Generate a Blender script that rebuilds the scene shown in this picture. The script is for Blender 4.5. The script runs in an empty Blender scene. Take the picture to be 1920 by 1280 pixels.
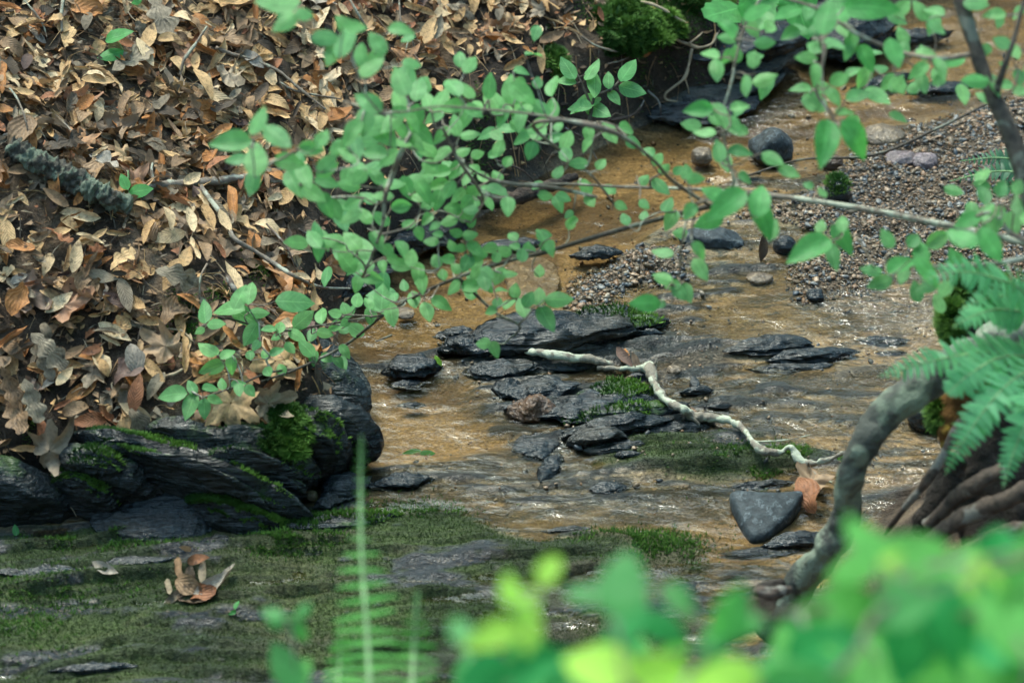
import bpy, math, random
import numpy as np
from mathutils import Vector, Matrix

random.seed(7)
RNG = np.random.default_rng(11)
R = math.radians
S = bpy.context.scene
COL = S.collection

# ------------------------------------------------------------------ camera, sky, sun, exposure
LENS, PITCH, DIST = 105.0, R(35), 6.4
FPX = LENS / 36 * 1920
CAM = np.array([0.0, -DIST * math.cos(PITCH), DIST * math.sin(PITCH)])
cd = bpy.data.cameras.new('camera'); cam = bpy.data.objects.new('camera', cd); COL.objects.link(cam)
cd.lens = LENS; cd.sensor_width = 36; cd.clip_start = 0.05; cd.clip_end = 500
cam.location = CAM; cam.rotation_euler = (R(90) - PITCH, 0, 0)
cd.dof.use_dof = True; cd.dof.focus_distance = 6.3; cd.dof.aperture_fstop = 3.4
S.camera = cam

W = bpy.data.worlds.new("World"); S.world = W; W.use_nodes = True
wn = W.node_tree.nodes; wl = W.node_tree.links
SUN_EL, SUN_AZ = R(58), R(-28)          # azimuth from +Y, towards -X
sky = wn.new('ShaderNodeTexSky'); sky.sky_type = 'NISHITA'; sky.sun_disc = False
sky.sun_elevation = SUN_EL; sky.sun_rotation = SUN_AZ; sky.air_density = 1.3; sky.dust_density = 2.5; sky.ozone_density = 1.6
bg = wn['Background']; bg.inputs['Strength'].default_value = 0.15
flt = wn.new('ShaderNodeMix'); flt.data_type = 'RGBA'; flt.blend_type = 'MULTIPLY'; flt.inputs[0].default_value = 1; flt.inputs[7].default_value = (.84, 1.03, .98, 1)   # light that has come through leaves
wl.new(sky.outputs[0], flt.inputs[6]); wl.new(flt.outputs[2], bg.inputs['Color'])
sd = bpy.data.lights.new('sun', 'SUN'); sd.energy = 0.75; sd.angle = R(15); sd.color = (1.0, 0.97, 0.86)
sun = bpy.data.objects.new('sun', sd); COL.objects.link(sun)
sdir = Vector((math.sin(SUN_AZ) * math.cos(SUN_EL), math.cos(SUN_AZ) * math.cos(SUN_EL), math.sin(SUN_EL)))
sun.rotation_euler = sdir.to_track_quat('Z', 'Y').to_euler(); sun.location = sdir * 20
vs = S.view_settings; vs.view_transform = 'Standard'; vs.look = 'None'; vs.gamma = 1; vs.use_curve_mapping = False
vs.exposure = 2.15
S.cycles.use_denoising = True
S.cycles.max_bounces = 6; S.cycles.transparent_max_bounces = 16
S.cycles.caustics_reflective = False; S.cycles.caustics_refractive = False

# ------------------------------------------------------------------ pixel <-> world (pixels of the 1920x1280 photograph)
FW = np.array([0, math.cos(PITCH), -math.sin(PITCH)]); UP = np.array([0, math.sin(PITCH), math.cos(PITCH)]); RT = np.array([1.0, 0, 0])
def ray(px, py): return FW + RT * ((px - 960) / FPX) + UP * ((640 - py) / FPX)
def P(px, py, z=0.0):
    r = ray(px, py); return CAM + r * ((z - CAM[2]) / r[2])
def Q(px, py, d): return CAM + ray(px, py) * d
def proj(p):
    q = np.asarray(p) - CAM; d = q @ FW
    return 960 + (q @ RT) / d * FPX, 640 - (q @ UP) / d * FPX, d

# ------------------------------------------------------------------ noise
def _h(ix, iy, iz, s):
    n = (ix.astype(np.int64) * 374761393 + iy.astype(np.int64) * 668265263 + iz.astype(np.int64) * 1274126177 + s * 982451653) & 0xffffffff
    n = ((n ^ (n >> 13)) * 1103515245) & 0xffffffff
    n = ((n ^ (n >> 16)) * 22695477) & 0xffffffff
    return ((n ^ (n >> 15)) & 0xffffff) / float(0x7fffff) - 1.0
def vn(x, y, z=0.0, s=0):
    x, y, z = np.broadcast_arrays(np.asarray(x, float), np.asarray(y, float), np.asarray(z, float))
    fx, fy, fz = np.floor(x), np.floor(y), np.floor(z)
    ux, uy, uz = x - fx, y - fy, z - fz
    ux = ux * ux * (3 - 2 * ux); uy = uy * uy * (3 - 2 * uy); uz = uz * uz * (3 - 2 * uz)
    ix, iy, iz = fx.astype(np.int64), fy.astype(np.int64), fz.astype(np.int64)
    def L(a, b, t): return a + (b - a) * t
    def pl(k):
        return L(L(_h(ix, iy, iz + k, s), _h(ix + 1, iy, iz + k, s), ux), L(_h(ix, iy + 1, iz + k, s), _h(ix + 1, iy + 1, iz + k, s), ux), uy)
    if not np.any(uz): return pl(0)
    return L(pl(0), pl(1), uz)
def fbm(x, y, z=0.0, s=0, o=4, g=0.5):
    a, t, f = 1.0, 0.0, 1.0
    n = 0.0
    for i in range(o):
        t = t + a * vn(np.asarray(x) * f, np.asarray(y) * f, np.asarray(z) * f, s + i * 17); n += a; a *= g; f *= 2.03
    return t / n
def sst(a, b, x):
    t = np.clip((x - a) / (b - a), 0, 1); return t * t * (3 - 2 * t)

# ------------------------------------------------------------------ signed distance to polygons laid out on the stream plane
def poly_w(pts): return np.array([P(a, b)[:2] for a, b in pts])
def sdf(poly, x, y):      # > 0 inside
    n = len(poly); d = np.full(x.shape, 1e9); ins = np.zeros(x.shape, bool)
    for i in range(n):
        ax, ay = poly[i]; bx, by = poly[(i + 1) % n]
        ex, ey = bx - ax, by - ay
        t = np.clip(((x - ax) * ex + (y - ay) * ey) / (ex * ex + ey * ey + 1e-12), 0, 1)
        d = np.minimum(d, np.hypot(x - ax - t * ex, y - ay - t * ey))
        c = ((ay > y) != (by > y))
        with np.errstate(divide='ignore', invalid='ignore'):
            xi = (bx - ax) * (y - ay) / (by - ay + 1e-15) + ax
        ins ^= c & (x < xi)
    return np.where(ins, d, -d)

BANK = poly_w([(-900, 1060), (-200, 1000), (0, 985), (240, 965), (400, 985), (560, 930), (690, 860), (665, 730), (650, 620), (700, 540), (860, 440), (1000, 340),
               (1150, 265), (1230, 225), (1380, 205), (1500, 110), (1640, 40), (1850, -40), (2300, -250), (2300, -900), (-3500, -900), (-4000, 1060)])
CHAN = poly_w([(1240, 240), (1400, 205), (1520, 110), (1660, 40), (2100, -120), (2300, 40), (1920, 190), (1640, 235), (1540, 320), (1400, 330), (1290, 400), (1180, 480),
               (1080, 545), (960, 600), (850, 650), (700, 680), (880, 700), (900, 790), (1000, 800), (960, 840), (690, 880), (560, 940), (640, 900), (690, 840), (665, 730), (650, 620), (700, 540), (860, 440), (1000, 340), (1150, 265)])
GRAV = poly_w([(1560, 330), (1700, 245), (1900, 185), (2200, 150), (2200, 480), (1900, 520), (1650, 455), (1420, 420), (1330, 400), (1480, 385)])
GRV2 = poly_w([(1065, 590), (1080, 520), (1200, 470), (1290, 465), (1260, 520), (1180, 530)])
GRV3 = poly_w([(1500, 560), (1490, 500), (1650, 440), (1700, 470), (1620, 540)])
LEDG = poly_w([(-900, 1010), (100, 985), (300, 965), (430, 1000), (600, 955), (860, 950), (930, 990), (1010, 1015), (1150, 990), (1310, 1010), (1330, 1080), (1290, 1240), (1290, 1800), (-900, 1800)])
ISLE = poly_w([(1080, 870), (1180, 815), (1330, 800), (1500, 830), (1560, 850), (1500, 885), (1350, 905), (1200, 890)])
CORE = poly_w([(620, 690), (900, 640), (1080, 580), (1250, 560), (1400, 640), (1330, 800), (1250, 830), (1100, 860), (980, 850), (930, 780), (880, 700)])
RBANK = Q(2080, 860, 5.35)

def strata(xs, ys, dens, s):
    lay = ys * dens + .9 * fbm(xs * 1.8, ys * 3, s=s, o=3) + .35 * fbm(xs * 9, ys * 9, s=s + 1, o=2)
    i = np.floor(lay); f = lay - i
    a = sst(-.16, .16, fbm(xs * 3.1 + i * 7.31, i * 1.77, s=s + 2, o=3)) * (.55 + .45 * vn(xs * 14, i * 3.1, s=s + 3))
    return a * sst(0, .16, f) * (1 - f) ** .8, a
def height(x, y, detail=True):
    db, dc, dg = sdf(BANK, x, y), sdf(CHAN, x, y), np.maximum(np.maximum(sdf(GRAV, x, y), sdf(GRV2, x, y) * 1.0), sdf(GRV3, x, y))
    dl, di, dk = sdf(LEDG, x, y), sdf(ISLE, x, y), sdf(CORE, x, y)
    jag = fbm(x * 5, y * 5, s=3, o=3) * 0.035
    # thin-water sheet over tilted slate: streaks run along x
    xs = x * math.cos(R(6)) + y * math.sin(R(6)); ys = -x * math.sin(R(6)) + y * math.cos(R(6))
    wob = fbm(xs * 2.0, ys * 2.0, s=21, o=2) * 0.06
    wrp = .05 * fbm(x * 7, y * 9, s=23, o=3); stre = fbm(xs * 3.4 + wrp * 8, (ys + wob + wrp) * 15, s=5, o=5, g=.6)
    z = -0.008 + 0.009 * stre
    z = z + 0.010 * sst(0.12, 0.30, fbm(xs * 2.2, (ys + wob + wrp) * 12, s=8, o=4))
    z = np.where(True, z * (1 - sst(-.02, .06, dc + jag)) + (-0.022 + 0.004 * fbm(x * 9, y * 12, s=31)) * sst(-.02, .06, dc + jag), z)
    z = z + sst(-.04, .06, dg + jag) * (0.016 + 0.006 * fbm(x * 6, y * 6, s=14))
    # raised layered rock core
    lay = (ys + wob * 1.4) * 26 + fbm(xs * 3, ys * 3, s=41) * 1.2
    saw = (lay - np.floor(lay))
    s1, a1 = strata(xs, ys + wob * .8, 24, 301); s2, a2 = strata(xs, ys + wob, 47, 311)
    kc = sst(-.05, .05, dk + jag * 1.3) * (1 - .7 * sst(.0, .06, dc))
    kg = (1 - sst(-.03, .04, dc)) * (1 - sst(-.02, .02, dg)) * .62 * sst(-.2, .15, fbm(x * 2.3, y * 3.1, s=321, o=3))
    km = sst(-.02, .05, np.maximum(dl, di)) * .26
    sa = (.034 * s1 + .016 * s2) * np.clip(kc + kg + km, 0, 1)
    z = z + sa
    z = z + sst(-.03, .08, dk + jag) * (0.002 + 0.010 * fbm(xs * 2.5, ys * 8, s=43, o=3)) + sst(0, .06, dk) * 0.004 * saw
    # mossy ledge: shallow terraces
    t = fbm(xs * 1.1, (ys + wob) * 6, s=51, o=3)
    terr = 0.012 * t + 0.008 * sst(-.15, .25, fbm(xs * 1.3, (ys + wob) * 9, s=52, o=4)) - 0.004
    z = z + (sst(-.03, .05, dl + jag * .6) * (0.010 + terr) + sst(-.03, .07, di + jag * .6) * (0.016 + 0.4 * terr))
    # wooded bank
    inb = db + jag * 0.6
    rise = 0.12 + 0.07 * fbm(x * 1.3, y * 1.3, s=61, o=2)
    slope = 0.52 * np.minimum(np.maximum(inb, 0), 1.6) + 0.15 * np.maximum(inb - 1.6, 0)
    bank = rise * sst(0.0, 0.11, inb) + slope + sst(0.02, .2, inb) * (0.025 * fbm(x * 4, y * 4, s=63, o=4) + .006 * fbm(x * 30, y * 30, s=64, o=2))
    z = np.where(inb > 0, z * (1 - sst(0, .05, inb)) + bank, z)
    # right-hand mound under the roots and fern
    rr = np.hypot((x - RBANK[0]) / .5, (y - RBANK[1]) / .62) + jag * .8
    z = z + RBANK[2] * 1.0 * sst(1.0, .12, rr)
    z = z + np.maximum(x - 1.75, 0) * 0.35 * sst(1.7, 2.4, x) * (1 - sst(1.2, 2.2, y) * .6)
    # near bank rising towards the photographer, always under the lowest line of sight
    yy = np.minimum(y, 0)
    near = np.clip(-yy - 1.45, 0, 2.6) * 0.80
    near = near + .05 * sst(0, .3, near) * fbm(x * 3, y * 3, s=71)
    z = z + near * sst(0, .12, near + .02)
    # distant ground
    far = np.maximum(np.hypot(x, y - 1) - 7, 0)
    z = z + far * 0.05 + sst(0, 6, far) * 0.5 * fbm(x * .2, y * .2, s=81)
    return z, dict(db=inb, dc=dc + jag, dg=dg + jag, dl=dl + jag * .6, di=di + jag * .6, dk=dk + jag, rr=rr, near=near, sa=sa, stre=stre, t=t, xs=xs, ys=ys + wob)

def axis(lo, hi, step, out, n):
    c = np.arange(lo, hi, step)
    g = (np.linspace(0, 1, n + 1)[1:]) ** 2.2
    return np.concatenate([(lo - out * g)[::-1], c, hi + out * g])
GX = axis(-1.75, 1.85, 0.0052, 60, 42); GY = axis(-1.62, 2.75, 0.0060, 60, 42)
XX, YY = np.meshgrid(GX, GY)
ZZ, MK = height(XX, YY)
def H(x, y):
    x = np.asarray(x, float); y = np.asarray(y, float)
    i = np.clip(np.searchsorted(GX, x) - 1, 0, len(GX) - 2); j = np.clip(np.searchsorted(GY, y) - 1, 0, len(GY) - 2)
    tx = (x - GX[i]) / (GX[i + 1] - GX[i]); ty = (y - GY[j]) / (GY[j + 1] - GY[j])
    return (ZZ[j, i] * (1 - tx) + ZZ[j, i + 1] * tx) * (1 - ty) + (ZZ[j + 1, i] * (1 - tx) + ZZ[j + 1, i + 1] * tx) * ty
def MKat(name, x, y):
    i = np.clip(np.searchsorted(GX, x) - 1, 0, len(GX) - 2); j = np.clip(np.searchsorted(GY, y) - 1, 0, len(GY) - 2)
    return MK[name][j, i]
def normal(x, y, e=0.03):
    dx = (H(x + e, y) - H(x - e, y)) / (2 * e); dy = (H(x, y + e) - H(x, y - e)) / (2 * e)
    n = np.stack([-dx, -dy, np.ones_like(dx)], -1); return n / np.linalg.norm(n, axis=-1, keepdims=True)
def G(px, py, off=0.0, water=True):
    r = ray(px, py); t = np.linspace(3.6, 10.5, 1400)
    p = CAM[None] + t[:, None] * r[None]
    g = H(p[:, 0], p[:, 1])
    if water: g = np.maximum(g, -0.004)
    k = np.argmax(p[:, 2] < g + off)
    return p[k]

# ------------------------------------------------------------------ mesh helpers
def mesh(name, v, f, mats=(), uv=None, smooth=True, mi=None, cols=None):
    me = bpy.data.meshes.new(name)
    v = np.asarray(v, np.float32); 
    if isinstance(f, np.ndarray):
        n, k = f.shape
        me.vertices.add(len(v)); me.vertices.foreach_set('co', v.ravel())
        me.loops.add(n * k); me.loops.foreach_set('vertex_index', f.astype(np.int32).ravel())
        me.polygons.add(n); me.polygons.foreach_set('loop_start', np.arange(0, n * k, k, dtype=np.int32))
        me.update(calc_edges=True)
    else:
        me.from_pydata(v.tolist(), [], f)
    for m in mats: me.materials.append(m)
    if mi is not None: me.polygons.foreach_set('material_index', np.asarray(mi, np.int32))
    if smooth: me.polygons.foreach_set('use_smooth', np.ones(len(me.polygons), bool))
    if uv is not None:
        l = me.uv_layers.new(name='UVMap'); li = np.zeros(len(me.loops), np.int32); me.loops.foreach_get('vertex_index', li)
        l.data.foreach_set('uv', np.asarray(uv, np.float32)[li].ravel())
    for nm, c in (cols or {}).items():
        c = np.asarray(c, np.float32)
        if c.ndim == 1:
            a = me.attributes.new(nm, 'FLOAT', 'POINT'); a.data.foreach_set('value', c)
        else:
            a = me.color_attributes.new(nm, 'FLOAT_COLOR', 'POINT'); a.data.foreach_set('color', np.concatenate([c, np.ones((len(c), 1), np.float32)], 1).ravel())
    me.update(); return me
def ob(name, me, parent=None, label=None, cat=None, group=None, kind=None):
    o = bpy.data.objects.new(name, me); COL.objects.link(o)
    if parent is not None: o.parent = parent
    tag(o, label, cat, group, kind); return o
def tag(o, label=None, cat=None, group=None, kind=None):
    if label: o['label'] = label
    if cat: o['category'] = cat
    if group: o['group'] = group
    if kind: o['kind'] = kind
    return o
def empty(name, loc, label, cat, group=None):
    o = bpy.data.objects.new(name, None); COL.objects.link(o); o.location = tuple(loc); o.empty_display_size = .05
    return tag(o, label, cat, group)
class MB:
    def __init__(s): s.v, s.f, s.u, s.m, s.c, s.n = [], [], [], [], [], 0
    def add(s, v, f, uv=None, mi=0, c=None):
        s.v.append(v); s.f.append(np.asarray(f) + s.n); s.u.append(uv if uv is not None else np.zeros((len(v), 2)))
        s.m.append(np.full(len(f), mi)); s.c.append(np.full(len(v), 0.5 if c is None else c)); s.n += len(v)
    def mesh(s, name, mats, **k):
        return mesh(name, np.concatenate(s.v), np.concatenate(s.f), mats, np.concatenate(s.u), mi=np.concatenate(s.m), cols={'tint': np.concatenate(s.c)}, **k)
def gridfaces(r, c, wrap=False):
    a = np.arange(r * c).reshape(r, c)
    if wrap: a = np.concatenate([a, a[:, :1]], 1)
    return np.stack([a[:-1, :-1], a[:-1, 1:], a[1:, 1:], a[1:, :-1]], -1).reshape(-1, 4)

def spline(pts, n):
    pts = np.asarray(pts, float); m = len(pts)
    if m == 2: return pts[0] + (pts[1] - pts[0]) * np.linspace(0, 1, n)[:, None]
    e = np.concatenate([[2 * pts[0] - pts[1]], pts, [2 * pts[-1] - pts[-2]]])
    t = np.linspace(0, m - 1 - 1e-9, n); i = t.astype(int); u = (t - i)[:, None]
    p0, p1, p2, p3 = e[i], e[i + 1], e[i + 2], e[i + 3]
    return .5 * (2 * p1 + (p2 - p0) * u + (2 * p0 - 5 * p1 + 4 * p2 - p3) * u * u + (3 * p1 - p0 - 3 * p2 + p3) * u ** 3)
def tube(pts, rad, seg=8, n=None, rough=0.0, freq=60, seed=0, closed=True):
    pts = np.asarray(pts, float); rad = np.asarray(rad if np.ndim(rad) else [rad] * len(pts), float)
    n = n or max(4, len(pts) * 4)
    q = spline(np.concatenate([pts, rad[:, None]], 1), n); c, r = q[:, :3], np.maximum(q[:, 3], 1e-4)
    T = np.gradient(c, axis=0); T /= np.linalg.norm(T, axis=1, keepdims=True) + 1e-12
    a = np.array([0, 0, 1.0]) if abs(T[0][2]) < .9 else np.array([1.0, 0, 0])
    N = []; cur = a - T[0] * (a @ T[0])
    for k in range(n):
        cur = cur - T[k] * (cur @ T[k]); cur = cur / (np.linalg.norm(cur) + 1e-12); N.append(cur)
    N = np.array(N); B = np.cross(T, N)
    th = np.linspace(0, 2 * np.pi, seg, endpoint=False)
    d = N[:, None] * np.cos(th)[None, :, None] + B[:, None] * np.sin(th)[None, :, None]
    v = c[:, None] + d * r[:, None, None]
    if rough:
        nn = fbm(v[..., 0] * freq, v[..., 1] * freq, v[..., 2] * freq, s=seed, o=3)
        v = v + d * (nn * rough)[..., None] * np.minimum(1, r / r.max() + .2)[:, None, None]
    v = v.reshape(-1, 3); f = gridfaces(n, seg, True)
    uv = np.stack(np.meshgrid(np.linspace(0, 1, n), np.linspace(0, 1, seg), indexing='ij'), -1).reshape(-1, 2)
    if closed:      # pinch the ends with a centre point ring (degenerate quads)
        k = len(v); v = np.concatenate([v, c[:1] - T[:1] * r[0] * .35, c[-1:] + T[-1:] * r[-1] * .35]); uv = np.concatenate([uv, [[0, 0], [1, 0]]])
        e = []
        for j in range(0, seg, 2):
            e.append([k, (j + 2) % seg, (j + 1) % seg, j]); b = (n - 1) * seg
            e.append([k + 1, b + j, b + (j + 1) % seg, b + (j + 2) % seg])
        f = np.concatenate([f, np.array(e)])
    return v, f, uv

# ------------------------------------------------------------------ materials
def newmat(name):
    m = bpy.data.materials.new(name); m.use_nodes = True; nt = m.node_tree; nt.nodes.clear()
    out = nt.nodes.new('ShaderNodeOutputMaterial'); return m, nt, out
class NT:
    def __init__(s, nt): s.t = nt
    def n(s, ty, **k):
        d = s.t.nodes.new(ty)
        for a, b in k.items():
            if a.startswith('i_'):
                key = a[2:]; key = int(key) if key.isdigit() else key.replace('_', ' ')
                s.put(d.inputs[key], b)
            else: setattr(d, a, b)
        return d
    def put(s, inp, val):
        if hasattr(val, 'is_linked') or isinstance(val, bpy.types.NodeSocket): s.t.links.new(val, inp)
        else: inp.default_value = val
    def noise(s, scale, detail=3, rough=.55, vec=None, dist=0.0):
        d = s.n('ShaderNodeTexNoise'); d.inputs['Scale'].default_value = scale; d.inputs['Detail'].default_value = detail
        d.inputs['Roughness'].default_value = rough; d.inputs['Distortion'].default_value = dist
        if vec is not None: s.t.links.new(vec, d.inputs['Vector'])
        return d.outputs[0]
    def ramp(s, fac, stops):
        d = s.n('ShaderNodeValToRGB'); e = d.color_ramp.elements
        while len(e) < len(stops): e.new(.5)
        for q, (p, c) in zip(e, stops): q.position = p; q.color = (c if len(c) == 4 else (*c, 1)) if hasattr(c, '__len__') else (c, c, c, 1)
        s.put(d.inputs[0], fac); return d.outputs[0]
    def mix(s, fac, a, b, mode='MIX'):
        d = s.n('ShaderNodeMix', data_type='RGBA', blend_type=mode); s.put(d.inputs[0], fac); s.put(d.inputs[6], a); s.put(d.inputs[7], b); return d.outputs[2]
    def math(s, op, a, b=0.0):
        d = s.n('ShaderNodeMath', operation=op); s.put(d.inputs[0], a); s.put(d.inputs[1], b); return d.outputs[0]
    def mapping(s, scale, rot=(0, 0, 0), geo=True):
        g = s.n('ShaderNodeNewGeometry').outputs['Position'] if geo else s.n('ShaderNodeTexCoord').outputs['Object']
        m = s.n('ShaderNodeMapping'); m.inputs['Scale'].default_value = scale; m.inputs['Rotation'].default_value = rot
        s.t.links.new(g, m.inputs['Vector']); return m.outputs[0]
    def bump(s, h, strength=.5, dist=.01, normal=None):
        d = s.n('ShaderNodeBump'); s.put(d.inputs['Height'], h); s.put(d.inputs['Strength'], strength); d.inputs['Distance'].default_value = dist
        if normal is not None: s.t.links.new(normal, d.inputs['Normal'])
        return d.outputs[0]
def c4(c): return (*c, 1)

def leaf_green(name, lo, hi, trans, rough=.42, spec=.5, vein=.75, tsh=.5):
    m, nt, out = newmat(name); N = NT(nt)
    rnd = N.n('ShaderNodeObjectInfo').outputs['Random']
    at = N.n('ShaderNodeAttribute', attribute_name='tint').outputs['Fac']
    pos = N.noise(9, 1, vec=N.n('ShaderNodeNewGeometry').outputs['Position'])
    f = N.math('ADD', N.math('MULTIPLY', rnd, .65), N.math('MULTIPLY', pos, .35))
    f = N.math('ADD', f, N.math('SUBTRACT', at, .5))
    base = N.mix(f, c4(lo), c4(hi))
    uv = N.n('ShaderNodeUVMap').outputs[0]; sx = N.n('ShaderNodeSeparateXYZ'); nt.links.new(uv, sx.inputs[0])
    ax = N.math('ABSOLUTE', N.math('SUBTRACT', sx.outputs[0], .5))
    mid = N.math('LESS_THAN', ax, .02)
    lat = N.math('FRACT', N.math('MULTIPLY', N.math('SUBTRACT', sx.outputs[1], N.math('MULTIPLY', ax, .55)), 7.5))
    latm = N.math('LESS_THAN', lat, .1)
    v = N.math('MAXIMUM', mid, N.math('MULTIPLY', latm, .45))
    blot = N.ramp(N.noise(60, 3, vec=N.n('ShaderNodeNewGeometry').outputs['Position']), [(.3, .8), (.7, 1.15)])
    base = N.mix(1.0, base, blot, 'MULTIPLY')
    colr = N.mix(N.math('MULTIPLY', v, .35), base, c4([min(1, q * 1.8 + .03) for q in hi]))
    pr = N.n('ShaderNodeBsdfPrincipled'); N.put(pr.inputs['Base Color'], colr); pr.inputs['Roughness'].default_value = rough
    pr.inputs['Specular IOR Level'].default_value = spec
    N.put(pr.inputs['Normal'], N.bump(N.math('ADD', N.math('MULTIPLY', lat, .3), N.math('MULTIPLY', mid, -1)), .35, .002))
    tr = N.n('ShaderNodeBsdfTranslucent'); N.put(tr.inputs['Color'], N.mix(1.0, colr, c4(trans), 'MULTIPLY'))
    mx = N.n('ShaderNodeMixShader'); mx.inputs[0].default_value = tsh
    nt.links.new(pr.outputs[0], mx.inputs[1]); nt.links.new(tr.outputs[0], mx.inputs[2]); nt.links.new(mx.outputs[0], out.inputs[0]); return m

M = {}
M['leaf'] = leaf_green('green_leaf', (.10, .29, .115), (.22, .46, .165), (1.2, 1.5, .9), spec=.28, rough=.5)
M['leaf_b'] = leaf_green('green_leaf_bright', (.065, .27, .07), (.12, .38, .12), (1.3, 1.6, .8), spec=.3, rough=.5)
M['leaf_f'] = leaf_green('foreground_leaf', (.07, .30, .06), (.17, .48, .12), (1.3, 1.5, .7), spec=.15, rough=.6)
M['leaf_y'] = leaf_green('yellow_or_backlit_leaf', (.26, .54, .07), (.40, .66, .10), (1.4, 1.5, .8), spec=.15, rough=.6)  # one caught leaf's own yellow; on the foreground bush, backlight put into the colour
M['leaf_t'] = leaf_green('teal_leaf', (.015, .20, .05), (.04, .30, .08), (1.2, 1.4, .9), spec=.15, rough=.6)
M['fern'] = leaf_green('fern_green', (.10, .34, .15), (.17, .46, .22), (1.1, 1.5, .9), spec=.3)
M['fern_d'] = leaf_green('dark_fern_green', (.02, .10, .05), (.04, .18, .07), (1.1, 1.5, .9))

def dead(name, a, b, rough=.62, tr=.12):
    m, nt, out = newmat(name); N = NT(nt)
    pos = N.n('ShaderNodeNewGeometry').outputs['Position']
    n1 = N.noise(14, 3, vec=pos); n2 = N.noise(120, 4, .65, vec=pos)
    rnd = N.n('ShaderNodeObjectInfo').outputs['Random']; at = N.n('ShaderNodeAttribute', attribute_name='tint').outputs['Fac']
    f = N.math('ADD', N.math('MULTIPLY', n1, .9), N.math('MULTIPLY', N.math('SUBTRACT', N.math('ADD', rnd, at), 1.0), .5))
    base = N.mix(N.ramp(f, [(.25, 0.), (.75, 1.)]), c4(a), c4(b))
    base = N.mix(1.0, base, N.ramp(n2, [(.32, .55), (.5, 1.), (.72, 1.25)]), 'MULTIPLY')
    spots = N.ramp(N.noise(55, 2, .5, vec=pos), [(.30, .35), (.38, 1.)])
    base = N.mix(1.0, base, spots, 'MULTIPLY')
    uv = N.n('ShaderNodeUVMap').outputs[0]; sx = N.n('ShaderNodeSeparateXYZ'); nt.links.new(uv, sx.inputs[0])
    ax = N.math('ABSOLUTE', N.math('SUBTRACT', sx.outputs[0], .5))
    mid = N.math('LESS_THAN', ax, .025)
    lat = N.math('FRACT', N.math('MULTIPLY', N.math('SUBTRACT', sx.outputs[1], N.math('MULTIPLY', ax, .5)), 11.0))
    v = N.math('MAXIMUM', mid, N.math('MULTIPLY', N.math('LESS_THAN', lat, .16), .55))
    base = N.mix(N.math('MULTIPLY', v, .30), base, c4([q * .42 for q in a]))
    # the underside of a dead leaf is paler
    back = N.n('ShaderNodeNewGeometry').outputs['Backfacing']
    base = N.mix(N.math('MULTIPLY', back, .28), base, c4((.42, .30, .20)))
    pr = N.n('ShaderNodeBsdfPrincipled'); N.put(pr.inputs['Base Color'], base); pr.inputs['Roughness'].default_value = rough; pr.inputs['Specular IOR Level'].default_value = .35
    hgt = N.math('ADD', N.math('MULTIPLY', N.math('PINGPONG', lat, .5), .9), N.math('MULTIPLY', n2, .5))
    N.put(pr.inputs['Normal'], N.bump(hgt, .5, .004))
    t = N.n('ShaderNodeBsdfTranslucent'); N.put(t.inputs['Color'], base)
    mx = N.n('ShaderNodeMixShader'); mx.inputs[0].default_value = tr
    nt.links.new(pr.outputs[0], mx.inputs[1]); nt.links.new(t.outputs[0], mx.inputs[2]); nt.links.new(mx.outputs[0], out.inputs[0]); return m
DEADC = [('tan', (.44, .265, .125), (.58, .38, .20)), ('pale tan', (.54, .39, .24), (.70, .54, .36)), ('orange-brown', (.32, .13, .04), (.45, .20, .07)),
         ('brown', (.19, .115, .065), (.32, .20, .115)), ('grey-brown', (.16, .125, .09), (.30, .245, .18)), ('dark brown', (.05, .034, .022), (.13, .085, .055)),
         ('purplish brown', (.09, .055, .048), (.18, .11, .09)), ('pale grey', (.27, .23, .20), (.42, .36, .31)), ('russet', (.22, .085, .04), (.34, .145, .07))]
DEADW = [.27, .12, .13, .22, .09, .08, .02, .01, .06]
DEADC = [(n_, tuple(q * k for q, k in zip(a_, (1.03, 1.0, .90))), tuple(q * k for q, k in zip(b_, (1.03, 1.0, .90)))) for n_, a_, b_ in DEADC]
DM = [dead(n.replace(' ', '_').replace('-', '_') + '_dead_leaf', a, b) for n, a, b in DEADC]

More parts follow.
